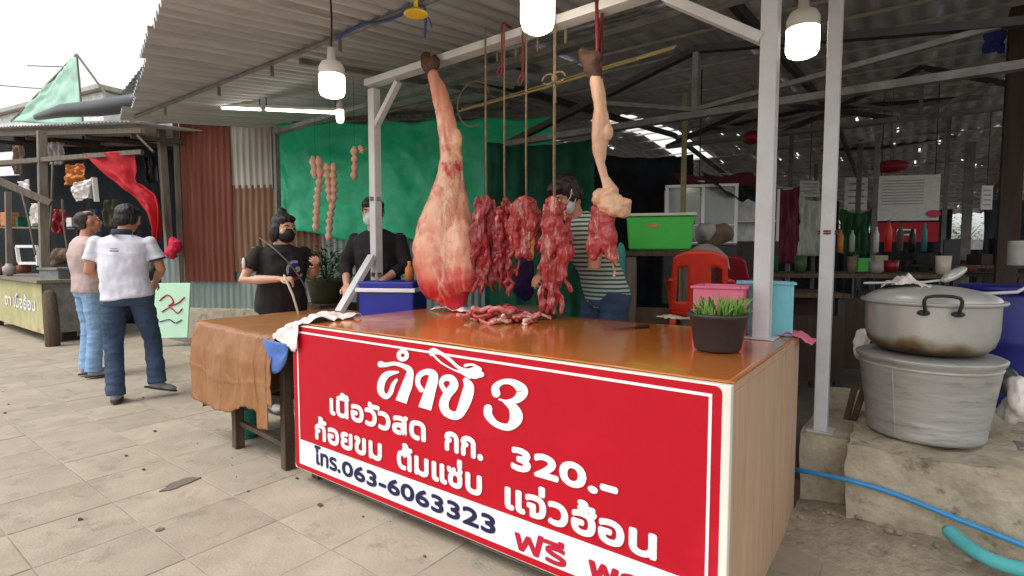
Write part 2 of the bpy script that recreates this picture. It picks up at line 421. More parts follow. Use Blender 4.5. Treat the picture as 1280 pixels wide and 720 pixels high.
# dirt heap at the right, running up to the cement block
dm = MB()
def dfn(a, b):
    x = 2.36 + a * 2.6; y = -.25 + b * 1.75
    e = min(1, max(0, (y - .78 - .25 * max(0, 2.75 - x) + .12 * noise.noise(Vector((x * 2, y * 2, 3)))) / .35))
    return Vector((x, y, -.012 + e * (.055 + .03 * fbm((x, y, 1), 4))))
dm.grid(dfn, 70, 54)
tag(dm.build('dirt', m_dirt, smooth=True), 'sandy dirt drifted against the cement block', kind='structure')
# raised cement kerb the white post stands on
kb = MB()
def rough_box(mb, x0, x1, y0, y1, z0, z1, n=14, amp=.012):
    """box with chipped, uneven faces"""
    def f(ax, s):
        def fn(a, b):
            if ax == 'x': p = Vector((x1 if s else x0, y0 + (y1 - y0) * a, z0 + (z1 - z0) * b))
            elif ax == 'y': p = Vector((x0 + (x1 - x0) * a, y1 if s else y0, z0 + (z1 - z0) * b))
            else: p = Vector((x0 + (x1 - x0) * a, y0 + (y1 - y0) * b, z1 if s else z0))
            return p + Vector((fbm(p, 5), fbm(p + Vector((9, 0, 0)), 5), fbm(p + Vector((0, 9, 0)), 5))) * amp
        return fn
    for ax in 'xyz':
        for s in (0, 1): mb.grid(f(ax, s), n, n)
rough_box(kb, 2.36, 3.9, 1.40, 2.6, -.05, .375, 18)
tag(kb.build('cement_ledge', m_block, smooth=True), 'raised cement ledge along the edge of the covered hall', kind='structure')
bk = thing('cement_block', 'large weathered cement block holding up the stacked cooking pots', 'block', (2.9, 1.5, 0))
b = MB(); rough_box(b, 2.575, 3.24, 1.27, 1.95, -.04, .395, 26, .016)
b.build('block_body', m_block, bk, smooth=True)
b = MB()
for k in range(26):
    p = Vector((random.uniform(2.4, 3.3), random.uniform(1.1, 1.27), .06)); r = random.uniform(.006, .022)
    b.ell(p, (r, r * .8, r * .6), 6)
tag(b.build('gravel', m_dirt, None), 'loose stones lying at the foot of the cement block', kind='stuff')

# ------------------------------------------------------------------ the meat counter
ct = thing('meat_counter', 'long meat counter with amber film top and bare plywood end', 'counter', (1.2, .6, 0))
b = MB(); b.box((1.185, .64, .881), (2.35, 1.2, .03)); b.build('tabletop', m_ply, ct, bevel=.003)
def film(a, b_):
    x = -.005 + a * 2.37; y = .026 + b_ * 1.215
    return Vector((x, y, .9015 + .0016 * fbm((x, y, 0), 3) + .0012 * math.sin(x * 2.1 + y)))
b = MB(); b.grid(film, 90, 46); b.build('plastic_film', m_film, ct, smooth=True, solid=.003)
b = MB(); b.box((2.352, .633, .43), (.018, 1.2, .872)); b.build('end_panel', m_ply, ct, bevel=.003)
b = MB(); b.box((2.335, 1.228, .45), (.05, .03, .86)); b.build('corner_batten', m_ply, ct, bevel=.003)
b = MB(); b.box((1.18, .05, .48), (2.28, .012, .76)); b.build('front_panel', m_ply, ct)
for x in (.06, 2.3):
    for y in (.1, 1.17):
        b = MB(); b.box((x, y, .43), (.06, .06, .866)); b.build('leg', m_wood, ct, bevel=.003)
b = MB(); b.bar((.03, 1.2, .8), (2.3, 1.2, .8), .04, .09); b.build('apron', m_wood, ct)

# ------------------------------------------------------------------ the sign board on its front
sg = thing('stall_sign', 'big red sign board with white Thai lettering across the counter front', 'sign', (1.18, 0, .08))
ZB, ZT, XL, XR = .079, .899, 0.0, 2.368
b = MB(); b.box(((XL + XR) / 2, .006, (ZB + ZT) / 2), (XR - XL, .03, ZT - ZB)); b.build('board', m_board, sg, bevel=.004)
def plate(name, x0, x1, z0, z1, y, mat, rad=.0):
    mb = MB(); pts = []
    if rad:
        for cx, cz, a0 in ((x1 - rad, z1 - rad, 0), (x0 + rad, z1 - rad, 90), (x0 + rad, z0 + rad, 180), (x1 - rad, z0 + rad, 270)):
            for k in range(6): a = R(a0 + 90 * k / 5); pts.append((cx + rad * math.cos(a), cz + rad * math.sin(a)))
    else: pts = [(x1, z1), (x0, z1), (x0, z0), (x1, z0)]
    N = len(pts)
    mb.add([(x, y, z) for x, z in pts] + [(x, y + .0012, z) for x, z in pts], [tuple(range(N))] + [(k, (k + 1) % N, (k + 1) % N + N, k + N) for k in range(N)])
    return mb.build(name, mat, sg)
plate('sign_face', XL + .006, XR - .026, ZB + .006, ZT - .005, -.0105, m_red, .022)
def frame(name, x0, x1, z0, z1, w, y, mat):
    mb = MB()
    mb.box(((x0 + x1) / 2, y, z1 - w / 2), (x1 - x0, .0012, w)); mb.box(((x0 + x1) / 2, y, z0 + w / 2), (x1 - x0, .0012, w))
    mb.box((x0 + w / 2, y, (z0 + z1) / 2), (w, .0012, z1 - z0 - 2 * w)); mb.box((x1 - w / 2, y, (z0 + z1) / 2), (w, .0012, z1 - z0 - 2 * w))
    return mb.build(name, mat, sg)
frame('white_line', .047, 2.313, .114, .868, .010, -.0118, m_letter)
plate('phone_strip', .0572, 2.3025, .1242, .2545, -.0125, m_strip)

def word(txt, x0, x1, zb, zt_ref, mat, y=-.0140, bold=.0042, refch='อ', name='lettering'):
    """sets a word between x0 and x1 with the height of a plain consonant from zb to zt_ref"""
    def mesh(t):
        c = bpy.data.curves.new('t', 'FONT'); c.body = t; c.resolution_u = 4
        o = bpy.data.objects.new('t', c); COL.objects.link(o)
        dg = bpy.context.evaluated_depsgraph_get()
        me = bpy.data.meshes.new_from_object(o.evaluated_get(dg)); V = [v.co.copy() for v in me.vertices]; F = [tuple(p.vertices) for p in me.polygons]
        bpy.data.objects.remove(o); bpy.data.curves.remove(c); bpy.data.meshes.remove(me)
        return V, F
    V, F = mesh(txt); rv, _ = mesh(refch)
    h = max(q.y for q in rv); kz = (zt_ref - zb - 2 * bold) / h
    a, e = min(q.x for q in V), max(q.x for q in V); kx = (x1 - x0 - 2 * bold) / (e - a)
    mb = MB()
    par = list(range(len(V)))
    def fnd(i):
        while par[i] != i: par[i] = par[par[i]]; i = par[i]
        return i
    for f in F:
        for i in f[1:]: par[fnd(i)] = fnd(f[0])
    isl = {}; lev = [isl.setdefault(fnd(i), len(isl)) for i in range(len(V))]
    for k in range(9):
        dx, dz = (0, 0) if k == 8 else (bold * math.cos(k * math.pi / 4), bold * math.sin(k * math.pi / 4))
        yy = y - .00018 * k
        for fi, f in enumerate(F):                    # every facet a hair apart, so that no two share a plane
            mb.add([(x0 + bold + (V[i].x - a) * kx + dx, yy - .000004 * (fi % 43), zb + bold + V[i].y * kz + dz) for i in f], [tuple(range(len(f)))])
    return mb.build(name, mat, sg)
word('เนื้อวัวสด', .347, 1.066, .450, .541, m_letter, bold=.0062)
word('กก.', 1.181, 1.400, .442, .532, m_letter, bold=.0062)
word('320.-', 1.543, 2.005, .446, .541, m_letter, bold=.0066, refch='3')
word('ก้อยขม', .206, .762, .288, .380, m_letter, bold=.0062)
word('ต้มแซ่บ', .870, 1.393, .288, .378, m_letter, bold=.0062)
word('แจ่วฮ้อน', 1.512, 2.147, .278, .370, m_letter, bold=.0062)
word('โทร.', .196, .428, .148, .222, m_navy, bold=.0042)
word('063-6063323', .440, 1.464, .146, .226, m_navy, bold=.0042, refch='0')
word('ฟรี', 1.560, 1.800, .126, .196, m_crimson, bold=.0042)
word('พร', 1.892, 2.10, .126, .200, m_crimson, bold=.0056)
# the swash title, drawn as pen strokes (points in a 1218-wide tracing of that part of the board)
def pen(mb, pts, y):
    P = crom([(p[0], p[1], p[2]) for p in pts], 8); V = []; F = []
    for i, p in enumerate(P):
        t = Vector((P[min(i + 1, len(P) - 1)].x - P[max(i - 1, 0)].x, P[min(i + 1, len(P) - 1)].y - P[max(i - 1, 0)].y)).normalized()
        nx, ny = -t.y * p.z / 2, t.x * p.z / 2
        for s in (1, -1):
            V.append(trace(p.x + s * nx, p.y + s * ny, y))
    F = [(2 * i, 2 * i + 1, 2 * i + 3, 2 * i + 2) for i in range(len(P) - 1)]
    mb.add(V, F)
    for p, yy in ((P[0], y - .0001), (P[-1], y - .00015)):
        if p.z > 60: continue
        mb.add([trace(p.x + p.z / 2 * math.cos(a), p.y + p.z / 2 * math.sin(a), yy) for a in [k * math.pi / 8 for k in range(16)]], [tuple(range(16))])
def trace(a, b_, y):
    q = spot(460 + a / 5.536, 420 + b_ / 5.536, y=0)
    return Vector((q.x, y, q.z))
glyphs = [
 [[(104, 192, 44), (140, 196, 30), (200, 187, 26), (262, 205, 32), (306, 240, 46), (288, 330, 72), (262, 400, 76), (245, 452, 80)],
  [(224, 246, 16), (150, 262, 44), (112, 312, 52), (106, 378, 46), (140, 416, 34), (172, 388, 34), (190, 335, 30), (214, 300, 20)],
  'ring'],
 [[(384, 368, 36), (360, 320, 34), (374, 266, 40), (428, 244, 42), (468, 275, 66), (440, 390, 80), (408, 498, 92)]],
 [[(545, 372, 34), (522, 325, 32), (545, 288, 42), (592, 290, 48), (610, 340, 62), (562, 405, 62), (540, 470, 66), (566, 528, 58), (640, 540, 60), (690, 440, 82), (712, 350, 74), (690, 302, 36)],
  [(456, 124, 24), (448, 104, 24), (478, 94, 26), (560, 142, 24), (640, 212, 24), (700, 246, 52), (760, 252, 84), (800, 262, 40)],
  [(466, 124, 16), (520, 178, 13), (606, 228, 10), (668, 250, 20), (720, 280, 26)],
  [(690, 200, 22), (742, 194, 16), (790, 226, 30)]],
 [[(902, 392, 58), (898, 350, 52), (950, 312, 36), (1026, 320, 48), (1082, 376, 80), (1046, 432, 56), (980, 446, 22), (925, 434, 14)],
  [(960, 450, 20), (1020, 492, 66), (1040, 562, 92), (990, 622, 54), (905, 604, 44), (850, 545, 56), (846, 496, 58)]]]
for gl in glyphs:
    mb = MB()
    for k, st in enumerate(gl):
        if st == 'ring':
            mb.add([trace(258 + r * math.cos(a), 130 + r * math.sin(a), -.0155) for a in [i * math.pi / 12 for i in range(24)] for r in (13, 43)], [(2 * i, 2 * i + 1, (2 * i + 3) % 48, (2 * i + 2) % 48) for i in range(24)])
        else: pen(mb, st, -.0140 - .0006 * k)
    mb.build('title_letter', m_letter, sg)

# ------------------------------------------------------------------ the hanging frame of the stall
fr = thing('meat_rack', 'white square steel frame standing over the meat counter', 'frame', (.8, 1.05, 0))
AX, AY, BX, BY, ZBM = -.67, 1.14, 2.235, 1.02, 2.64
b = MB(); b.bar((AX, AY, 0), (AX, AY, ZBM - .05), .07); b.build('post', m_white_steel, fr, bevel=.004)
b = MB(); b.bar((BX, BY, .904), (BX, BY, 3.0), .072); b.build('post', m_white_steel, fr, bevel=.004)
b = MB(); b.bar((AX - .06, AY, ZBM), (BX - .04, BY, ZBM), .1, .05, up=(0, 0, 1)); b.build('beam', m_white_steel, fr, bevel=.004)
b = MB(); b.bar((AX + .02, AY - .002, ZBM - .34), (AX + .30, AY - .012, ZBM - .05), .05, .04); b.build('brace', m_white_steel, fr, bevel=.003)
b = MB(); b.bar((BX - .03, BY + .004, 2.27), (BX - .5, BY + .02, ZBM - .05), .09, .045); b.build('brace', m_white_steel, fr, bevel=.003)
b = MB(); b.bar((AX + .01, AY - .05, 1.28), spot(424, 390, y=.78), .075, .04); b.build('brace', m_white_steel, fr, bevel=.003)
b = MB(); b.box((BX, BY, .907), (.13, .13, .006)); b.build('base_plate', m_white_steel, fr)
for z, mm in ((1.12, m_rope), (1.72, m_gray_steel)):
    b = MB()
    for k in range(3): b.lathe((AX, AY, z + k * .011), [(.053, -.005), (.058, 0), (.053, .005)], 4, sx=1, sy=1)
    b.build('binding', mm, fr)
# the slim post further back
pc = thing('white_post', 'slim white steel post rising from the cement ledge', 'post', (2.435, 1.5, .37))
p0 = Vector((2.435, 1.50, .37)); p1 = spot(1056, -30, d=(p0 - CAM).dot(_F))
b = MB(); b.bar(p0, (p0.x, p0.y, 3.35), .062); b.build('post_tube', m_white_steel, pc, bevel=.004)
b = MB(); b.box((p0.x, p0.y, .378), (.12, .12, .008)); b.build('base_plate', m_white_steel, pc)
b = MB(); b.lathe((p0.x, p0.y, 1.40), [(.047, -.004), (.05, 0), (.047, .004)], 4); b.lathe((p0.x, p0.y, 1.412), [(.047, -.004), (.05, 0), (.047, .004)], 4); b.build('wire_tie', m_redstrap, pc)

# ------------------------------------------------------------------ side table with brown vinyl
st = thing('side_table', 'low wooden side table under brown vinyl cloth beside the red sign', 'table', (-.6, .5, 0))
b = MB(); b.box((-.585, .56, .79), (1.1, 1.08, .03)); b.build('tabletop', m_wood, st, bevel=.003)
for x, y in ((-.2, .06), (-.80, .06), (-.2, 1.05), (-1.1, 1.05)):
    b = MB(); b.bar((x, y, 0), (x + .01, y, .775), .062, .05); b.build('leg', m_wood, st, bevel=.004)
b = MB(); b.bar((-.80, .07, .17), (-.2, .07, .13), .03, .025, up=(0, 1, 0)); b.build('stretcher', m_wood, st)
b = MB(); b.bar((-.6, .1, .38), (-.12, .1, .40), .05, .03, up=(0, 1, 0)); b.build('stretcher', m_greywood, st)
tc_ = MB()
def tcl(a, b_):                                     # cloth: lies on the top, hangs down the front and the left end
    x = -1.19 + a * 1.02
    drop = .50 + .05 * math.sin(x * 5) + .04 * fbm((x, 0, 0), 5) + (.10 if a > .82 else 0) - (.16 if a > .94 else 0)
    L = 1.08 + drop; s = b_ * L
    if s < 1.08: return Vector((x, 1.10 - s, .812 + .004 * fbm((x, s, 2), 4) + (.028 * max(0, -.5 - x))))
    t = s - 1.08
    fold = .012 * math.sin(x * 17 + 2 * fbm((x, t, 5), 2)) * min(1, t * 4) + .014 * fbm((x, t, 9), 4) * .6 + .018 * (abs(noise.noise(Vector((x * 7, t * 3.5, 4)))) - .2) + .006 * (abs(noise.noise(Vector((x * 19 + t * 8, t * 6, 7)))) - .2) - .007 * sum(math.exp(-((x - k) / .009) ** 2) for k in (-1.02, -.78, -.55, -.36)) - .006 * math.exp(-((t - .31 - .03 * math.sin(x * 6)) / .008) ** 2)
    return Vector((x + .02 * fbm((x, t, 3), 3), .012 - .03 * min(1, t * 6) - .03 + fold * .8, .808 - t + (.028 * max(0, -.5 - x)) * 1))
tc_.grid(tcl, 110, 130)
tag(tc_.build('vinyl_cloth', m_cloth, smooth=True, solid=.003), 'creased brown vinyl cloth hanging over the side table front', 'cloth')
b = MB()
def tl(a, b_):
    y = .02 + a * .95; t = b_ * .62
    return Vector((-1.195 - .02 * math.sin(y * 9) * min(1, t * 3) - .02 * min(1, t * 5), y, .832 - t))
b.grid(tl, 30, 20); tag(b.build('vinyl_flap', m_cloth, smooth=True, solid=.003), 'brown vinyl flap hanging down the far end of the side table', 'cloth')
b = MB()
def bf(a, b_):
    x = -.30 + a * .29; t = b_ * .19
    return Vector((x, -.02 - .02 * math.sin(a * 3.1) - .015 * fbm((x, t, 1), 9), .80 - t * (math.sin(a * math.pi) ** .5 if 0 < a < 1 else 0) - .01 * a))
b.grid(bf, 16, 10); tag(b.build('blue_tarp_flap', m_bluebr, smooth=True, solid=.003), 'small blue tarp flap sagging from the side table corner', 'tarp')
b = MB(); b.lathe((-.98, .2, 0), [(.0, .0), (.075, 0), (.09, .2), (.094, .2), (.094, .21), (.085, .21), (.07, .012), (0, .012)], 24)
tag(b.build('green_bucket', m_teal, smooth=True), 'teal green bucket standing under the side table', 'bucket')
# plastic bag flopped over the sign corner
b = MB()
def pb(a, b_):
    x = -.20 + a * .31; y = .40 - b_ * .47
    z = .905 + .045 * abs(fbm((x, y, 4), 6, 3)) + .045 * math.sin(a * math.pi) * math.sin(min(1, b_ * 1.25) * math.pi) + .012 * abs(noise.noise(Vector((x * 16, y * 7, 2))))
    if x < .0: z -= .0 + .12 * (-x) / .17 * .6
    if y < -.005: z -= (-.005 - y) * 2.6 * max(0, 1 - abs(x - .05) * 3.2); y = -.03 + .012 * fbm((x, z, 1), 12)
    w = .5 + .5 * math.sin(b_ * 2.6 + .5)
    return Vector((.0 + (x - .0) * (.6 + .4 * w) + .02 * fbm((x, y, 8), 9), y, z))
b.grid(pb, 70, 70); tag(b.build('plastic_bag', m_bag_w, smooth=True, solid=.002), 'crumpled white plastic bag flopped over the red sign corner', 'bag')
# ------------------------------------------------------------------ the big hanging hind leg
def leg_material():
    m = M('hind leg', S(238, 192, 152), .3, c2=S(224, 146, 122), scale=4, stretch=(2, 2, 1), bump=.55, bscale=20, bdist=.010, coat=.25, c3=S(196, 96, 88), c3_scale=6, c3_cut=.55)
    n, l = m.node_tree.nodes, m.node_tree.links; b = n['Principled BSDF']
    src = b.inputs['Base Color'].links[0].from_socket
    tc = n.new('ShaderNodeTexCoord'); sx = n.new('ShaderNodeSeparateXYZ'); l.new(tc.outputs['Object'], sx.inputs[0])
    nz = n.new('ShaderNodeTexNoise'); nz.inputs['Scale'].default_value = 7; nz.inputs['Detail'].default_value = 8; l.new(tc.outputs['Object'], nz.inputs['Vector'])
    ad = n.new('ShaderNodeMath'); ad.operation = 'MULTIPLY_ADD'; ad.inputs[1].default_value = .34; l.new(nz.outputs['Fac'], ad.inputs[0]); l.new(sx.outputs['Z'], ad.inputs[2])
    r = n.new('ShaderNodeValToRGB'); e = r.color_ramp.elements
    e[0].position, e[0].color = .28, (1, 1, 1, 1); e[1].position, e[1].color = .62, (0, 0, 0, 1)
    k_ = e.new(.44); k_.color = (.45, .45, .45, 1)
    l.new(ad.outputs[0], r.inputs[0])                # red lean meat at the cut end
    mx = n.new('ShaderNodeMix'); mx.data_type = 'RGBA'; l.new(r.outputs[0], mx.inputs[0]); l.new(src, mx.inputs[6]); mx.inputs[7].default_value = (*S(206, 36, 54), 1)
    # pink shank higher up
    r2 = n.new('ShaderNodeValToRGB'); f = r2.color_ramp.elements
    f[0].position, f[0].color = .62, (0, 0, 0, 1); f[1].position, f[1].color = 1.0, (1, 1, 1, 1)
    mr = n.new('ShaderNodeMapRange'); mr.inputs[1].default_value, mr.inputs[2].default_value = 0, 2.0; l.new(ad.outputs[0], mr.inputs[0]); l.new(mr.outputs[0], r2.inputs[0])
    m2 = n.new('ShaderNodeMix'); m2.data_type = 'RGBA'; l.new(r2.outputs[0], m2.inputs[0]); l.new(mx.outputs[2], m2.inputs[6]); m2.inputs[7].default_value = (*S(214, 138, 122), 1)
    # bruised red streaks on the shank
    n3 = n.new('ShaderNodeTexNoise'); n3.inputs['Scale'].default_value = 13; n3.inputs['Detail'].default_value = 6; l.new(tc.outputs['Object'], n3.inputs['Vector'])
    r3 = n.new('ShaderNodeValToRGB'); r3.color_ramp.elements[0].position, r3.color_ramp.elements[1].position = .50, .60; l.new(n3.outputs['Fac'], r3.inputs[0])
    bd = n.new('ShaderNodeValToRGB'); q = bd.color_ramp.elements; q[0].position, q[0].color = .46, (0, 0, 0, 1); q[1].position, q[1].color = .53, (1, 1, 1, 1)
    k = q.new(.60); k.color = (1, 1, 1, 1); k = q.new(.68); k.color = (0, 0, 0, 1); l.new(mr.outputs[0], bd.inputs[0])
    mm = n.new('ShaderNodeMath'); mm.operation = 'MULTIPLY'; l.new(r3.outputs[0], mm.inputs[0]); l.new(bd.outputs[0], mm.inputs[1])
    m3 = n.new('ShaderNodeMix'); m3.data_type = 'RGBA'; l.new(mm.outputs[0], m3.inputs[0]); l.new(m2.outputs[2], m3.inputs[6]); m3.inputs[7].default_value = (*S(186, 36, 34), 1)
    # white membrane and fat seams running along the muscles, fine red veins between
    mp = n.new('ShaderNodeMapping'); mp.inputs['Scale'].default_value = (1, 1, .34); l.new(tc.outputs['Object'], mp.inputs[0])
    nd = n.new('ShaderNodeTexNoise'); nd.inputs['Scale'].default_value = 6; nd.inputs['Detail'].default_value = 5; l.new(mp.outputs[0], nd.inputs['Vector'])
    va = n.new('ShaderNodeVectorMath'); va.operation = 'MULTIPLY_ADD'; va.inputs[1].default_value = (.16, .16, .16); l.new(nd.outputs['Color'], va.inputs[0]); l.new(mp.outputs[0], va.inputs[2])
    for sc_, lo, hi, colr, amt in ((9, .0, .10, S(244, 222, 196), .75), (21, .0, .07, S(168, 44, 48), .55)):
        vo = n.new('ShaderNodeTexVoronoi'); vo.feature = 'DISTANCE_TO_EDGE'; vo.inputs['Scale'].default_value = sc_; l.new(va.outputs[0], vo.inputs['Vector'])
        rm = n.new('ShaderNodeMapRange'); rm.inputs[1].default_value, rm.inputs[2].default_value, rm.inputs[3].default_value, rm.inputs[4].default_value = lo, hi, amt, 0; l.new(vo.outputs[0], rm.inputs[0])
        gn_ = n.new('ShaderNodeTexNoise'); gn_.inputs['Scale'].default_value = 3.4; gn_.inputs['Detail'].default_value = 4; l.new(va.outputs[0], gn_.inputs['Vector'])
        gr = n.new('ShaderNodeValToRGB'); gr.color_ramp.elements[0].position, gr.color_ramp.elements[1].position = .44, .60; l.new(gn_.outputs['Fac'], gr.inputs[0])
        mq = n.new('ShaderNodeMath'); mq.operation = 'MULTIPLY'; l.new(rm.outputs[0], mq.inputs[0]); l.new(gr.outputs[0], mq.inputs[1])
        m4 = n.new('ShaderNodeMix'); m4.data_type = 'RGBA'; l.new(mq.outputs[0], m4.inputs[0]); l.new(m3.outputs[2], m4.inputs[6]); m4.inputs[7].default_value = (*colr, 1); m3 = m4
    l.new(m3.outputs[2], b.inputs['Base Color']); return m
m_leg = leg_material()
LY = 1.02
def P(u, v, y=LY): return spot(u, v, y=y)
hl = thing('beef_hind_leg', 'whole skinned beef hind leg hanging hoof up, red cut end lowest', 'meat', tuple(P(565, 388)))
b = MB()
prof = [(541, 92, 13), (548, 112, 17), (556, 140, 20), (562, 172, 24), (565, 200, 26), (563, 222, 31), (560, 250, 46), (557, 280, 62), (556, 305, 71), (557, 328, 74), (560, 350, 66), (565, 368, 46), (570, 380, 28), (572, 388, 13)]
pts, rad = [], []
for u, v, w in prof:
    c = P(u, v); e = P(u + w / 2, v); a = P(u - w / 2, v); r = abs(((e - a).dot(_R))) / 2
    pts.append(Vector((c.x, c.y, c.z))); rad.append((r * 1.02, r * (.78 if v > 240 else .95)))
b.tube(crom(pts, 1), rad, n=26, up=_F)
b.ell(P(541, 330), (.13, .12, .26), 16); b.ell(P(578, 318), (.12, .12, .25), 16); b.ell(P(560, 352), (.19, .16, .14), 16)
b.ell(P(572, 176), (.035, .04, .09), 10); b.ell(P(583, 330), (.1, .1, .2), 12)
fuse('leg_meat', b, m_leg, hl, .011, 6, lambda p: .006 * fbm(p, 6, 4) + .003 * fbm(p, 19, 3) - .010 * max(0, .16 - abs(noise.noise(Vector((p.x * 7, p.y * 7, p.z * 2.2 + 4))))) / .16)
b = MB(); b.tube([P(541, 96), P(538, 88), P(534, 80), P(533, 72)], [.036, .042, .046, .042], 12); b.ell(P(543, 78), (.045, .04, .05), 10)
fuse('hoof', b, m_hoof, hl, .008, 3, lambda p: .006 * fbm(p, 20))
b = MB(); b.tube([P(541, 84), Vector((P(541, 84).x, 1.0, 2.70)), Vector((P(541, 84).x + .03, 1.1, 2.70)), P(545, 84)], .008, 6); b.build('hanging_cord', m_rope, hl, smooth=True)
# the cut shank at the right
h2 = thing('skinned_shank', 'slim skinned shank with fat knuckle and pink scraps hanging near the striped vendor', 'meat', tuple(P(755, 345)))
b = MB()
sh = [(744, 92, 18), (747, 110, 19), (750, 135, 20), (752, 155, 27), (751, 172, 25), (749, 188, 21), (750, 205, 12), (756, 222, 12), (764, 240, 24)]
pts, rad = [], []
for u, v, w in sh:
    r = (P(u + w / 2, v) - P(u - w / 2, v)).dot(_R) / 2; pts.append(P(u, v)); rad.append((r, r * .8))
b.tube(pts, rad, 16, up=_F); b.ell(P(760, 165), (.03, .03, .05), 10)
fuse('shank', b, m_skinned, h2, .006, 2, lambda p: .008 * fbm(Vector((p.x, p.y, p.z * .5)), 14, 4))
b = MB(); b.tube([P(744, 94), P(740, 84), P(733, 72), P(729, 66)], [.042, .046, .042, .03], 12); b.ell(P(744, 72), (.05, .04, .045), 10)
fuse('hoof', b, m_hoof, h2, .008, 3, lambda p: .006 * fbm(p, 20))
b = MB(); b.ell(P(768, 256), (.09, .07, .062), 14); b.ell(P(777, 258), (.055, .06, .05), 12); b.ell(P(762, 244), (.05, .05, .06), 12); b.ell(P(752, 248), (.05, .05, .05), 12)
fuse('fat_knuckle', b, m_fat, h2, .007, 2, lambda p: .024 * fbm(p, 13, 4))
b = MB()
for a, e, r in (((744, 262), (738, 318), .04), ((756, 268), (762, 320), .055), ((762, 275), (768, 345), .022), ((750, 290), (742, 322), .04)):
    b.tube([P(*a), P((a[0] + e[0]) / 2 + 2, (a[1] + e[1]) / 2), P(*e)], [(r * .8, r * .6), (r, r * .7), (r * .5, r * .5)], 12)
fuse('meat_scrap', b, m_meat2, h2, .008, 2, lambda p: .016 * fbm(p, 14, 3))
b = MB(); b.tube([P(747, 82), Vector((P(747, 82).x, 1.0, 2.69)), Vector((P(747, 82).x, 1.07, 2.69)), P(750, 100)], .011, 6); b.build('hanging_strap', m_redstrap, h2, smooth=True)

# ------------------------------------------------------------------ strips of beef on their ropes
def strip(u, v0, v1, w, mat, label, seed, lobes, knot=None, y=LY):
    rnd = random.Random(seed)
    base = P(u, v1, y); t = thing('beef_strip', label, 'meat', tuple(base), 'strips of beef hanging on ropes')
    top = P(u, v0, y); px = (P(u + 1, 300, y) - P(u, 300, y)).dot(_R)
    b = MB()
    for k in range(lobes):
        ox = rnd.uniform(-.5, .5) * w * px; oy = rnd.uniform(-.05, .05); L = rnd.uniform(.55, 1.0); s0 = rnd.uniform(0, .3 * (1 - L) + .06)
        pts, rad = [], []
        nn_ = 15
        for i in range(nn_):
            f = s0 + (L - s0) * i / (nn_ - 1) if k else i / (nn_ - 1)
            z = top.z + (base.z - top.z) * f
            q = ox * (.35 + .65 * min(1, f * 2.2)) + .022 * math.sin(f * 9 + k * 2) + .012 * math.sin(f * 31 + k * 5)
            pts.append(Vector((top.x, top.y, z)) + _R * q + Vector((-_F.x, -_F.y, 0)) * oy)
            r = w * px * rnd.uniform(.09, .19) * (.55 + .45 * math.sin(min(1, f * 1.3 + .12) * math.pi) + .25) * (.6 if i == nn_ - 1 else 1)
            rad.append((r, r * rnd.uniform(.3, .7)))
        b.tube(pts, rad, 10, up=_F)
    fuse('meat', b, mat, t, .006, 1, lambda p: .010 * fbm(p * 1.0 + Vector((seed, 0, 0)), 13, 4) + .007 * noise.noise(Vector((p.x * 55, p.y * 55, p.z * 12))))
    b = MB(); zt = 2.71
    yo = 1.015
    b.tube([top + Vector((0, 0, -.03)), Vector((top.x, yo, top.z + .2)), Vector((top.x, yo, zt)), Vector((top.x, yo + .12, zt)), Vector((top.x, yo + .12, zt - .16))], .007 if knot is None else .010, 6)
    b.build('rope', m_rope, t, smooth=True)
    if knot:
        b = MB(); kz = P(u, knot, y).z; c = Vector((top.x, yo, kz))
        b.ell(c, (.02, .02, .028), 8)
        for s in (-1, 1): b.tube([c + Vector((s * .03 * math.cos(a) * 1.4 + s * .035, -.01, .03 * math.sin(a))) for a in [k * math.pi / 5 for k in range(10)]], .006, 6)
        b.tube([c, c + Vector((.012, -.012, -.06)), c + Vector((.016, -.012, -.14))], .006, 6)
        b.build('knot', m_rope, t, smooth=True)
strip(608, 246, 366, 31, m_meat, 'dark streaky beef strip hanging next to the big hind leg', 3, 12)
strip(631, 250, 372, 27, m_meat, 'narrow red beef strip hanging between the streaky and the fatty strip', 5, 10)
strip(658, 248, 322, 43, m_meat2, 'short fatty beef slab with cream fat hanging above the purple bag', 8, 14)
strip(693, 250, 392, 38, m_meat2, 'long bright red beef strip whose ragged end touches the counter', 11, 17, knot=99)
b = MB(); b.tube([P(658, 268), P(660, 292), P(662, 320)], [(.03, .02), (.045, .025), (.035, .02)], 10)
pr_ = [o for o in bpy.data.objects if o.get('label', '').startswith('short fatty')][0]
fuse('fat_flap', b, M('golden fat', S(232, 164, 100), .4, c2=S(220, 140, 84), scale=6, bump=.3), pr_, .007, 2, lambda p: .01 * fbm(p, 14))
# loose straps slung over the beam
for u, v1 in ((628, 92), (654, 103)):
    a = spot(u, 60, y=1.0); e = spot(u, v1, y=1.0); b = MB(); b.bar((a.x, .995, 2.70), (e.x, .995, e.z), .014, .004, up=(1, 0, 0)); b.bar((a.x + .012, .992, 2.705), (a.x, 1.09, 2.705), .022, .005)
    b.tube([(e.x - .012, .99, e.z + .04), (e.x - .03, .985, e.z + .01), (e.x - .012, .985, e.z - .02), (e.x + .01, .985, e.z + .01)], .006, 6)
    tag(b.build('strap', m_redstrap, smooth=False), 'red strap tied over the white beam %s' % ('with a short loose end beside the first rope' if u == 628 else 'hanging longer beside the second rope'), 'strap', 'red straps on the beam')
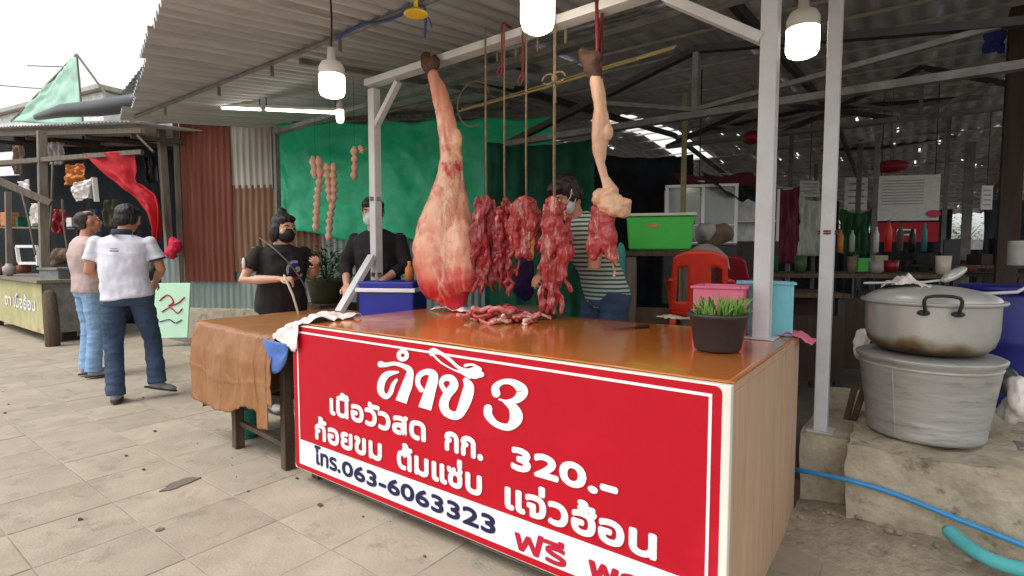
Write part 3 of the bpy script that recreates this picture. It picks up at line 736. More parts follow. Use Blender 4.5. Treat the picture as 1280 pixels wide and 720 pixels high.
# yellow bamboo rail behind the frame
b = MB(); a, e = spot(574, 139, y=1.47), spot(842, 60, y=1.24); b.tube([a, (a + e) / 2 - Vector((0, 0, .012)), e], .009, 8); b.tube([a + Vector((0, .03, .02)), e + Vector((0, .03, .02))], .006, 6)
tag(b.build('bamboo_rail', m_bamboo, smooth=True), 'yellow bamboo rail strung behind the white beam', 'rail')
b = MB(); c0 = spot(590, 120, y=1.4)
b.tube([c0 + Vector((.16 * math.cos(t) * (1 - t * .03), 0, .13 * math.sin(t) - .02 * t)) for t in [k * .35 for k in range(16)]], .006, 6)
tag(b.build('cord_coil', m_rope, smooth=True), 'coil of thin cord looped on the bamboo rail', 'cord')
# trimmings on the counter
pl = thing('meat_pile', 'heap of pink beef trimmings lying on the amber counter', 'meat', (.93, .73, .905))
rnd = random.Random(4)
for k in range(38):
    f = rnd.random(); a = rnd.uniform(0, 6.28); rr = math.sqrt(rnd.random()) * (.9 if k < 25 else .55)
    c = Vector((.90, .74, .92)) + Vector((1, .62, 0)).normalized() * rr * .25 * math.cos(a) + Vector((-.62, 1, 0)).normalized() * rr * .11 * math.sin(a) + Vector((0, 0, 0 if k < 20 else .028 if k < 32 else .052 + .012 * rnd.random()))
    L = rnd.uniform(.04, .075); th = rnd.uniform(0, 6.28); bend = rnd.uniform(-1.2, 1.2)
    pts = []
    for i in range(6):
        s = (i / 5 - .5) * L * 2; pts.append(c + Vector((math.cos(th) * s - math.sin(th) * bend * s * s * 6, math.sin(th) * s + math.cos(th) * bend * s * s * 6, .012 * math.sin(i * 1.3 + k))))
    w = rnd.uniform(.013, .024)
    b = MB(); b.tube(pts, [(w * (.7 + .3 * math.sin(i * 2 + k)), w * .65) for i in range(6)], 8, up=(0, 0, 1))
    for i, v in enumerate(b.V): b.V[i] = v + Vector((fbm(v, 30), fbm(v + Vector((3, 0, 0)), 30), fbm(v + Vector((0, 3, 0)), 30))) * .008
    b.build('meat_piece', m_meat3 if k % 4 else m_meat2, pl, smooth=True)
# small meat scraps and chopping board under the long strip
b = MB(); b.lathe((.88, 1.06, .905), [(0, 0), (.17, 0), (.175, .02), (.175, .05), (.165, .06), (0, .06)], 28)
tag(b.build('chopping_block', m_wood, smooth=False, bevel=.003), 'round wooden chopping block under the hanging beef strips', 'chopping block')
b = MB()
for k in range(9):
    b.tube([Vector((.5 + k * .05 + rnd.uniform(-.03, .03), 1.06 + rnd.uniform(-.08, .08), .915 + i * .006 + rnd.random() * .01)) + Vector((i * .03, math.sin(k + i) * .02, 0)) for i in range(4)], [(.022, .014)] * 4, 8)
fuse('dark_offcut', b, m_meat, None, .008, 1, lambda p: .008 * fbm(p, 18)); o = bpy.data.objects['dark_offcut']; tag(o, 'flat dark beef offcuts lying behind the trimmings heap', 'meat')
b = MB()
def clr(a, b_):
    x = .12 + a * .5; y = .95 + b_ * .2
    return Vector((x, y, .912 + .05 * abs(fbm((x, y, 7), 7))))
b.grid(clr, 26, 14); tag(b.build('clear_plastic_sheet', m_bag_w, smooth=True, solid=.002), 'crumpled pale plastic sheet lying under the hind leg', 'plastic sheet')
# knife
kn = thing('knife', 'long dark butcher knife lying on the amber counter', 'knife', (1.6, .9, .905))
p, q = spot(766, 412, z=.909), spot(797, 409, z=.909); b = MB()
dx = (q - p); nn = Vector((-dx.y, dx.x, 0)).normalized()
b.add([p, p + dx * .3 + nn * .008, q + nn * .016, q - nn * .012, p + dx * .4 - nn * .01] + [w + Vector((0, 0, .003)) for w in (p, p + dx * .3 + nn * .006, q + nn * .014, q - nn * .012, p + dx * .4 - nn * .01)], [(4, 3, 2, 1, 0), (5, 6, 7, 8, 9)] + [(i, (i + 1) % 5, (i + 1) % 5 + 5, i + 5) for i in range(5)])
b.build('blade', m_knife, kn); b = MB(); b.tube([q - dx * .05, q + dx * .35, q + dx * .42], [(.011, .009), (.013, .01), (.015, .011)], 10); b.build('handle', m_black, kn, smooth=True)
# tissue scrap
b = MB()
b.grid(lambda a, c: spot(845, 398, z=.915) + Vector((a * .22 - .1, c * .12 - .06, .022 * abs(fbm((a * 2, c * 2, 5), 2.5)))), 16, 10)
tag(b.build('tissue', m_tan, smooth=True, solid=.002), 'crumpled pale tissue left on the counter beside the dark tub', 'tissue')

# ------------------------------------------------------------------ tub of spring onions
tc0 = spot(900, 441, z=.906); tub = Vector((tc0.x - .03, tc0.y + .07, .906))
tb = thing('onion_tub', 'charcoal plastic tub holding spring onions on the counter corner', 'tub', tuple(tub))
b = MB(); b.lathe(tub, [(0, .002), (.086, .002), (.090, .006), (.112, .135), (.120, .138), (.121, .150), (.113, .152), (.108, .14), (.09, .03), (0, .025)], 44)
b.build('tub_body', m_charcoal, tb, smooth=True)
b = MB(); b.lathe(tub, [(0, .122), (.107, .122), (.107, .118), (0, .118)], 24); b.build('soil', m_dirt, tb)
first = None
for k in range(180):
    a = rnd.uniform(0, 6.28); r = math.sqrt(rnd.random()) * .088; h = rnd.uniform(.035, .10); le = rnd.uniform(0, .05)
    c = tub + Vector((r * math.cos(a), r * math.sin(a), .12)) + _R * .012
    b = MB(); d = Vector((math.cos(a + rnd.uniform(-1, 1)), math.sin(a), 0)) * le
    b.tube([c, c + d * .35 + Vector((0, 0, h * .6)), c + d + Vector((0, 0, h))], [.0034, .0030, .0022], 5, caps='flat'); b.build('onion_stem', m_onion if k % 5 else m_leaf, tb, smooth=True)
# foam boxes and pink cloth at the back corner
def tray(name, label, cat, c, d, mat, rz=0, wall=.014):
    t = thing(name, label, cat, c); m = Matrix.Rotation(rz, 3, 'Z'); c = Vector(c)
    b = MB()
    b.box(c + Vector((0, 0, wall / 2)), (d[0], d[1], wall), m)
    for s in (-1, 1):
        b.box(c + m @ Vector((s * (d[0] - wall) / 2, 0, wall + (d[2] - wall) / 2)), (wall, d[1], d[2] - wall), m)
        b.box(c + m @ Vector((0, s * (d[1] - wall) / 2, wall + (d[2] - wall) / 2)), (d[0] - 2 * wall - .001, wall, d[2] - wall), m)
    b.build('tray_body', mat, t); 
    b = MB()
    for s in (-1, 1):
        b.box(c + m @ Vector((s * d[0] / 2, 0, d[2])), (wall * 1.6, d[1] + wall * 1.6, .012), m); b.box(c + m @ Vector((0, s * d[1] / 2, d[2] + .0005)), (d[0] - wall * 1.6, wall * 1.6, .012), m)
    b.build('rim', mat, t, bevel=.003); return t
pk = tray('pink_box', 'pink open box on the counter behind the onion tub', 'box', (2.06, .98, .906), (.22, .2, .235), m_pink, .1)
tray('blue_box', 'light blue open box behind the white corner post', 'box', (2.215, 1.165, .906), (.24, .12, .25), m_cyan, .25)
b = MB(); b.grid(lambda a, c: Vector((2.27 + .16 * a, 1.12 + .16 * c, .915 + .018 * fbm((a, c, 1), 4) - (.10 * max(0, a - .62) if a > .62 else 0))), 20, 20)
tag(b.build('pink_cloth', m_pink, smooth=True, solid=.006), 'crumpled pink cloth lying over the plywood corner', 'cloth')

# ------------------------------------------------------------------ lamps
def lamp(u, v0, v1, wpx, d, label, cord_to):
    """bulb whose lit cup spans v0..v1 of the photo at depth d"""
    c = spot(u, (v0 + v1) / 2, d=d); s = d / FPX; r = wpx * s / 2; h = (v1 - v0) * s
    t = thing('bulb_lamp', label, 'lamp', (c.x, c.y, c.z), 'hanging bulb lamps')
    b = MB(); b.lathe(c + Vector((0, 0, -h / 2)), [(0, 0), (r * .6, .0), (r * .88, h * .08), (r, h * .25), (r, h), (0, h)], 26); b.build('diffuser', m_bulb, t, smooth=True)
    b = MB(); b.lathe(c + Vector((0, 0, h / 2)), [(r * 1.0, .001), (r * 1.01, h * .35), (r * .8, h * .6), (r * .35, h * .72), (r * .30, h * 1.3), (0, h * 1.3)], 24); b.build('housing', m_lampbody, t, smooth=True)
    b = MB(); a = c + Vector((0, 0, h * 1.75)); b.tube([a, a + (Vector(cord_to) - a) * .5 + Vector((.01, 0, 0)), cord_to], .006, 6); b.build('cord', m_blackcord, t, smooth=True)
    return t
def roofz(y): return 3.05 + .13 * (y - 1)
a = spot(415, 100, d=3.35); lamp(415, 95, 121, 31, 3.35, 'lit bulb lamp hanging at the far end of the purlin by the frame post', (a.x, a.y, roofz(a.y) - .06))
a = spot(672, 15, d=2.7); lamp(672, -14, 39, 43, 2.7, 'lit bulb lamp hanging over the middle of the white beam', (a.x, a.y, roofz(a.y) - .02))
a = spot(1002, 55, d=3.0); lamp(1003, 37, 71, 38, 3.0, 'lit bulb lamp hanging between the two white posts', (a.x, a.y, 3.3))
a = spot(425, 142, d=5.2); lamp(425, 138, 153, 9, 5.2, 'tiny lit bulb lamp at the end of the lit tube', (a.x, a.y, roofz(a.y)))
def tube_lamp(a, e, label):
    t = thing('tube_lamp', label, 'lamp', tuple(a), 'lit tube lamps'); b = MB(); b.tube([a, e], .014, 10); b.build('tube', m_tube, t, smooth=True)
    b = MB(); b.bar(a + Vector((0, 0, .03)), e + Vector((0, 0, .03)), .04, .03); b.build('fitting', m_lampbody, t)
    for q in (a, e): 
        b = MB(); b.bar(q + Vector((0, 0, .04)), (q.x, q.y, roofz(q.y) - .0), .008); b.build('hanger', m_blackcord, t)
tube_lamp(spot(278, 135, d=6.6), spot(325, 137, d=6.5), 'short lit tube lamp under the roof above the rusty sheets')
tube_lamp(spot(333, 137, d=6.4), spot(420, 141, d=5.9), 'long lit tube lamp under the roof beside the tiny bulb')
# yellow dish hanging at the top, cords
yd = spot(520, 18, d=3.1); b = MB(); b.lathe(yd, [(0, .03), (.03, .03), (.045, .012), (.065, .008), (.07, 0), (.06, -.004), (0, -.002)], 24)
b.tube([yd + Vector((0, 0, .03)), yd + Vector((0, 0, .25))], .012, 8)
tag(b.build('yellow_dish', m_yellow, smooth=True), 'yellow dish hung upside down under the roof purlin', 'dish')
b = MB(); zz = roofz(1.0) - .03
p0, p1 = Vector((-.92, .975, roofz(1) - .07)), Vector((.02, .975, roofz(1) - .07))
b.tube(crom([p0, (p0 * 2 + p1) / 3 + Vector((0, 0, .03)), (p0 + p1 * 2) / 3 + Vector((0, 0, -.012)), p1, p1 + Vector((.06, 0, -.06)), p1 + Vector((.03, .02, -.2))], 6), .009, 6)
b.tube(crom([p1, p1 + Vector((.09, 0, -.1)), p1 + Vector((.12, 0, -.17))], 6), .004, 5)
tag(b.build('electric_cable', m_bluecord, smooth=True), 'blue electric cord wound along the roof purlin', 'cord')
# ------------------------------------------------------------------ stall roof of corrugated sheets
rf = thing('stall_roof', 'corrugated grey metal roof slanting over the meat stall', 'roof', (-1, 1.5, 3.0))
def eave(x): return 1.13 - .273 * (x + 5.56)
x = -5.62; k = 0
while x < 3.2:
    w = .78; y0 = eave(x + w / 2) + random.uniform(-.05, .05); y1 = 2.5 if x > -1.7 else (4.1 + .35 * (-1.7 - x))
    if x > 2.0: y1 = 2.1
    b = MB(); lift = .006 * (k % 2)
    corrugated(b, (x, y0, roofz(y0) + lift), (w + .03, -.277 * (w + .03), -.277 * (w + .03) * .13), (0, y1 - y0, (y1 - y0) * .13), pitch=.156, amp=.021, seg=10, rows=10, wob=.012, trap=True)
    b.build('corrugated_sheet', m_roof, rf, smooth=True); x += w; k += 1
for y, x0, x1, w in ((1.0, -5.1, 2.6, .04), (2.42, -1.7, 2.6, .045), (-.2, -.6, 3.2, .04), (3.6, -5.2, -1.6, .04)):
    b = MB(); z = roofz(y) - .045; b.tube([(x0, y, z), (x1, y, z)], w / 2, 8, caps='flat'); b.build('purlin', m_gray_steel, rf, smooth=True)
for x, y0, y1 in ((-1.55, 1.06, 4.4), (2.55, -.2, 2.1)):
    b = MB(); b.bar((x, y0, roofz(y0) - .09), (x, y1, roofz(y1) - .09), .04, .05); b.build('rafter', m_gray_steel, rf)
for xx in (-4.2, -2.9, -1.9, -.9):
    b = MB(); b.bar((xx, 1.0, roofz(1) - .07), (xx, 1.0, roofz(1) - .16), .03, .012); b.build('bracket', m_gray_steel, rf)
# girder behind the frame, carried by a grey post
gd_ = thing('rear_girder', 'long grey girder crossing behind the white frame', 'girder', (-1, 2.4, 2.9))
a, e = spot(345, 166, y=2.42), spot(1000, -26, y=2.05); b = MB(); b.bar(a, e, .11, .05); b.build('girder_bar', m_gray_steel, gd_, bevel=.004)
b = MB(); b.bar(a + Vector((0, .3, .12)), e + Vector((0, .3, .12)), .05, .04); b.build('upper_bar', m_gray_steel, gd_)
for f in (.2, .42, .62, .8):
    q = a + (e - a) * f; b = MB(); b.bar(q + Vector((0, .02, 0)), q + Vector((0, .28, .14)), .02); b.build('tie', m_gray_steel, gd_)
b = MB(); b.bar((a.x, a.y, 0), (a.x, a.y, a.z), .065); tag(b.build('girder_post', m_gray_steel, bevel=.004), 'grey steel post carrying the girder behind the black shirted vendor', 'post')

# ------------------------------------------------------------------ tin wall at the back left
def wallp(u, z, d=None):                             # the wall runs square to the view at about 8.6 m
    A, B = spot(232, 300, d=8.8), spot(640, 300, d=8.0)
    t = (u - 232) / 408.; q = A + (B - A) * t; return Vector((q.x, q.y, z))
# the wall as seen: u -> parameter is good enough for nearly frontal walls
tw = thing('tin_wall', 'patchwork wall of rusty and pale corrugated sheets behind the vendors', 'wall', tuple(wallp(330, 0)))
nrm = (wallp(640, 0) - wallp(232, 0)).normalized().cross(Vector((0, 0, 1))); 
if nrm.dot(_F) > 0: nrm = -nrm
def tin(u0, u1, v0, v1, mat, off, name='corrugated_sheet', lab=None, pitch=.105, amp=.012):
    d = 8.6; z0 = CAM.z + (317 - v1) / FPX * d; z1 = CAM.z + (317 - v0) / FPX * d
    p = wallp(u0, z0) + nrm * off; b = MB(); corrugated(b, p, wallp(u1, 0) - wallp(u0, 0), (0, 0, z1 - z0), pitch, amp, 8, 6, .02)
    o = b.build(name, mat, tw, smooth=True)
    if lab: o['label'] = lab
tin(196, 470, 322, 392, m_zinc_blue, 0)
tin(232, 300, 132, 352, m_rust, .05, lab='tall deeply rusted red brown sheet')
tin(296, 352, 132, 236, m_zinc, .03, lab='pale weathered sheet in the upper row')
tin(298, 360, 232, 340, m_zinc_brown, .025, lab='half rusted brown sheet below the pale one')
tin(346, 384, 132, 250, m_zinc, .015)
tin(355, 418, 240, 340, m_zinc_brown, .01); tin(412, 520, 240, 345, m_zinc_blue, .02)
tin(440, 640, 132, 392, m_zinc_blue, .0)
b = MB(); p = wallp(228, 0); b.bar(p + nrm * .06, p + nrm * .06 + Vector((0, 0, 3.5)), .07, .05); b.build('edge_batten', m_greywood, tw)
b = MB(); b.bar(wallp(190, 3.42) + nrm * .12, wallp(640, 3.42) + nrm * .12, .18, .06); b.build('head_rail', m_gray_steel, tw)
b = MB(); b.bar(wallp(196, .16) - nrm * .1, wallp(640, .16) - nrm * .1, .5, .5); b.build('plinth', m_block, tw)
# green tarpaulin, with grommets
tp = thing('green_tarpaulin', 'bright green tarpaulin hung over the tin wall', 'tarpaulin', tuple(wallp(450, 1.6)))
def tar(a, c):
    u = 366 + a * 322; q = wallp(u, 0) + nrm * .16
    z1 = 3.28 - .05 * a + .025 * math.sin(a * 34) ; z0 = 1.62 - .3 * a + .05 * math.sin(a * 17)
    if a < .03: z0 += .3
    z = z0 + (z1 - z0) * c
    return Vector((q.x, q.y, z)) + nrm * (.05 * fbm((a * 6, c * 2.2, 1), 1.4, 4) + .03 * math.sin(a * 30 + 3 * c) * (1 - c * .5))
b = MB(); b.grid(tar, 130, 50); b.build('tarp_sheet', m_tarp, tp, smooth=True, solid=.004)
b = MB(); b.bar(wallp(364, 3.3) + nrm * .17, wallp(710, 3.24) + nrm * .17, .02); b.build('top_cord', m_rope, tp)
# right part: dark backdrops closing off the stall
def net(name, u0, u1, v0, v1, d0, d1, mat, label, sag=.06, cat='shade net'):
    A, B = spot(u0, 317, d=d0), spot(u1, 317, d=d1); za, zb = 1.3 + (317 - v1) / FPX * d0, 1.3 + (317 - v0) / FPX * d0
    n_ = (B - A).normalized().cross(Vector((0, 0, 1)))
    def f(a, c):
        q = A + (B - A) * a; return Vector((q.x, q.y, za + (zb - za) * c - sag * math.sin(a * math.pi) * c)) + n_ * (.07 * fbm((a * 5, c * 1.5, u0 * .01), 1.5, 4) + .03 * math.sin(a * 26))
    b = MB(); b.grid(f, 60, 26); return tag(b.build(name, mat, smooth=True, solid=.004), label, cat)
net('dark_backdrop', 606, 742, 180, 420, 7.2, 7.0, m_dgreen, 'dark green sheeting standing for the shaded tarpaulin behind the beef strips')  # the tarpaulin's right part, its shade put into a darker green
net('dark_backdrop', 726, 862, 192, 400, 7.6, 7.8, m_dnavy, 'dark blue shade cloth hanging behind the green crate')
# sausages on strings
def sausage(us, v0, v1, d, label, loops):
    t = thing('sausage_string', label, 'sausages', tuple(spot(us[0], v1, d=d)), 'sausage strings before the green tarpaulin')
    for (u0, va, u1, vb) in loops:
        N = max(2, int((vb - va) / 8.6)); a, e = spot(u0, va, d=d), spot(u1, vb, d=d)
        for k in range(N):
            p, q = a + (e - a) * (k / N), a + (e - a) * ((k + .92) / N); m = (p + q) / 2 + _R * random.uniform(-.008, .008)
            b = MB(); b.tube([p, m, q], [.022, .042, .022], 9); b.build('sausage', m_sausage, t, smooth=True)
    a = spot(us[0], v0, d=d); b = MB(); b.tube([a, (a.x, a.y, roofz(min(a.y, 4.2)) - .05)], .0016, 5); b.build('string', m_blackcord, t)
sausage((394,), 196, 288, 5.6, 'sausage string with a loop, next to the long double string', [(391, 197, 393, 222), (398, 197, 400, 222), (399, 224, 394, 288)])
sausage((413,), 205, 300, 5.6, 'long double sausage string reaching lowest', [(408, 206, 412, 252), (417, 206, 417, 252), (415, 254, 410, 300)])
sausage((443,), 184, 224, 5.6, 'short sausage string nearest the white frame post', [(443, 185, 443, 224), (450, 184, 454, 191)])

# ------------------------------------------------------------------ covered hall behind
hr = thing('hall_roof', 'wide grey sheet roof of the covered market hall', 'roof', (2, 10, 3.5))
def hz(x, y): return 3.46 + .07 * (min(y, 10.0) - 2.4) - .10 * max(0, y - 10.0)
rnd = random.Random(12)
for j in range(8):
    for i in range(16):
        x0 = -6.6 + i * .86; y0 = 2.1 + j * 2.6
        if j in (2, 3) and i == 5: continue
        if j >= 5 and rnd.random() < .04: continue
        b = MB(); z0, z1 = hz(x0, y0), hz(x0, y0 + 2.6)
        gx = -.03; gy = -.30
        corrugated(b, (x0, y0, z0 + .014 * (i % 2) + .006 * (j % 2)), (.86 - gx, 0, rnd.uniform(-.015, .015)), (0, 2.6 - gy, z1 - z0), .215, .015, 6, 9, .0, True)
        if j >= 1: keep = [f for f in b.F if rnd.random() > (.0, .0, .006, .010, .018, .022, .022, .022)[j]]; b.F = keep; b.MI = [0] * len(keep)
        b.build('corrugated_sheet', m_hall_roof, hr, smooth=True)
for j in range(30):
    y = 2.6 + j * .65; b = MB(); b.bar((-6.6, y, hz(0, y) - .05), (7.0, y, hz(0, y) - .05), .035, .03); b.build('purlin', m_zinc, hr)
for x in (-4.5, -1.5, 1.5, 4.5, 6.8):
    b = MB(); b.bar((x, 2.2, hz(0, 2.2) - .12), (x, 10, hz(0, 10) - .12), .06, .1); b.build('rafter', m_dark_steel, hr)
    b = MB(); b.bar((x, 10, hz(0, 10) - .12), (x, 22, hz(0, 22) - .12), .06, .1); b.build('rafter', m_dark_steel, hr)
def truss(y, xa, xb, zc, xm, zm, label):
    t = thing('roof_truss', label, 'truss', ((xa + xb) / 2, y, zc), 'steel trusses of the covered hall')
    b = MB(); b.bar((xa, y, zc), (xb, y, zc), .09, .06); b.build('bottom_chord', m_gray_steel, t)
    for e in (xa, xb): b = MB(); b.bar((e, y, zc), (xm, y, zm), .08, .06); b.build('top_chord', m_dark_steel, t)
    b = MB(); b.bar((xm, y, zc), (xm, y, zm), .07, .05); b.build('king_post', m_gray_steel, t)
    for e in (xa, xb): b = MB(); b.bar((xm, y, zc + .05), ((xm + e) / 2, y, (zc + zm) / 2), .05, .04); b.build('web', m_gray_steel, t)
k = spot(1150, 147, d=7.2); truss(k.y, k.x - 1.7, k.x + 1.5, k.z, k.x, min(k.z + .66, hz(0, k.y) - .05), 'near steel truss with king post seen over the cooking pots')
k = spot(960, 168, d=8.2); truss(k.y + .02, k.x - 1.6, k.x + 1.6, k.z, k.x, min(k.z + .5, hz(0, k.y) - .05), 'steel truss seen beside the two white posts')
k = spot(1100, 172, d=12); truss(k.y, k.x - 2.2, k.x + 2.2, k.z - .05, k.x, min(k.z + .6, hz(0, k.y) - .05), 'far steel truss above the menu board')
k = spot(1010, 150, d=9.8); truss(k.y, k.x - 2.4, k.x + 2.4, k.z, k.x, min(k.z + .5, hz(0, k.y) - .05), 'steel truss crossing between the near truss and the far one')
k = spot(830, 150, d=5.2); truss(k.y, k.x - 1.9, k.x + 4.6, k.z, k.x + .3, min(k.z + .6, hz(0, k.y) - .06), 'nearest steel truss over the green crate')
def post(u, v0, v1, d, w, mat, name, label, cat='post', group=None):
    p = spot(u, v1, d=d); z1 = 1.3 + (317 - v0) / FPX * d; b = MB(); b.bar((p.x, p.y, -.06), (p.x, p.y, z1), w); return tag(b.build(name, mat, bevel=.004), label, cat, group)
post(1257, 20, 340, 5.0, .15, m_brownpost, 'timber_post', 'thick dark brown timber post behind the blue barrel')
post(853, 122, 300, 5.6, .045, m_bamboo, 'bamboo_pole', 'thin yellow pole standing behind the green crate', 'pole')
post(1092, 170, 300, 8.0, .07, m_gray_steel, 'hall_post', 'grey hall post next to the menu board')
post(1207, 180, 300, 11.0, .16, m_gray_steel, 'hall_post', 'thick grey hall post in front of the bright opening')
for u, v, d, w, lab in ((1070, 200, 12, .1, 'far hall post before the greenery'), (1178, 200, 10, .07, 'slim hall post at the menu board edge'), (1240, 200, 16, .14, 'distant hall post beside the timber post'), (985, 200, 11, .08, 'distant hall post between the white posts'), (1016, 205, 14, .08, 'most distant hall post before the green tarp')):
    post(u, 150, v + 120, d, w, m_gray_steel, 'hall_post', lab)
# brown fascia board at the top right corner, blue rag and white pole head
b = MB(); p, q = spot(1212, 2, d=2.75), spot(1290, 46, d=2.6); b.bar(p + Vector((-.1, 0, .12)), q + Vector((.25, -.2, -.02)) + Vector((0, 0, .16)), .34, .04, up=(0, 0, 1))
tag(b.build('fascia_board', M('dark red brown board', S(84, 54, 44), .7, bump=.3), bevel=.003), 'dark brown fascia board at the top corner', 'board')
b = MB(); c = spot(1243, 52, d=4.9); b.grid(lambda a, e: c + _R * ((a - .5) * .2) + Vector((0, 0, (e - .5) * .2)) - _F * (.04 * fbm((a, e, 3), 3)), 12, 12)
tag(b.build('blue_rag', M('dim blue cloth', S(30, 44, 110), .8, bump=.2), smooth=True, solid=.006), 'blue rag tied to the dark timber post', 'rag')
# ------------------------------------------------------------------ people
m_skin = M('tan skin', S(196, 140, 112), .5, c2=S(180, 122, 96), scale=7, bump=.1, bscale=90)
m_skin2 = M('pale tan skin', S(214, 166, 140), .5, c2=S(200, 148, 124), scale=7, bump=.1, bscale=90)
m_hair = M('black hair', S(34, 28, 28), .4, c2=S(20, 16, 16), scale=5, stretch=(14, 14, 2), bump=.7, bscale=30)
m_hair2 = M('thinning dark hair', S(58, 46, 42), .5, c2=S(36, 30, 28), scale=5, stretch=(14, 14, 2), bump=.7, bscale=30)
m_polo = M('white polo cotton', S(222, 222, 234), .85, c2=S(206, 206, 220), scale=4, bump=.3, bscale=14, bdist=.012)
m_jeans = M('dark blue denim', S(62, 82, 110), .85, c2=S(44, 60, 86), scale=5, bump=.35, bscale=18, bdist=.012)
m_ljeans = M('light blue denim', S(140, 172, 206), .85, c2=S(112, 146, 184), scale=5, bump=.35, bscale=18, bdist=.012)
m_gtee = M('dusty pink grey cotton', S(196, 172, 168), .85, c2=S(176, 154, 152), scale=5, bump=.3, bscale=14)
m_btee = M('black cotton', S(38, 33, 36), .85, c2=S(26, 23, 26), scale=5, bump=.35, bscale=14, bdist=.012)
m_apron = M('dark blue apron', S(44, 56, 78), .8, c2=S(30, 40, 58), scale=5, bump=.3)
m_bmask = M('black face mask', S(24, 23, 25), .7, bump=.1)
m_wmask = M('pale face mask', S(206, 216, 214), .75, var=.05, bump=.15)
m_shoe = M('grey shoe', S(150, 150, 152), .6, bump=.2)
m_bshoe = M('brown shoe sole', S(70, 60, 54), .7, bump=.3)
m_eye = M('eye white', S(226, 220, 212), .2, bump=0)
m_iris = M('dark iris', S(28, 20, 18), .2, bump=0)
m_lip = M('lip', S(160, 92, 84), .5, bump=0)
m_stripe = M('striped jersey base', S(206, 212, 206), .85, bump=.3, bscale=14)
m_stripe2 = M('striped jersey band', S(84, 112, 108), .85, bump=.2)

def rotm(yaw=0, pitch=0, roll=0):
    return Matrix.Rotation(yaw, 3, 'Z') @ Matrix.Rotation(pitch, 3, 'X') @ Matrix.Rotation(roll, 3, 'Y')
def hand(mb, wrist, d, palm, s=1.0, curl=.5, side=1):
    """palm, four unequal bent fingers and a thumb from the palm's side"""
    d = Vector(d).normalized(); palm = Vector(palm); palm = (palm - d * palm.dot(d)).normalized(); a = d.cross(palm) * side
    w = Vector(wrist)
    mb.tube([w - d * .015, w + d * .03, w + d * .065, w + d * .085], [(.022 * s, .018 * s), (.030 * s, .016 * s), (.038 * s, .015 * s), (.036 * s, .013 * s)], 10, up=palm)
    for k, (L, o) in enumerate(((.068, -.030), (.078, -.010), (.072, .010), (.056, .030))):
        b0 = w + d * .084 + a * o * s; seg = L * s / 3; pts = [b0 - d * .012]; q = b0; ang = 0
        for i in range(3):
            ang += curl * (.6 + .12 * k); q = q + (d * math.cos(ang) + palm * math.sin(ang)) * seg + a * o * .05; pts.append(q)
        mb.tube(pts, [.0088 * s, .0085 * s, .008 * s, .0068 * s], 8)
    t0 = w + d * .03 - a * .026 * s; t1 = t0 + (d * .6 - a * .7 + palm * .25).normalized() * .036 * s; t2 = t1 + (d * .85 - a * .1 + palm * .4).normalized() * .03 * s
    mb.tube([t0, t1, t2], [.0115 * s, .0100 * s, .008 * s], 8)

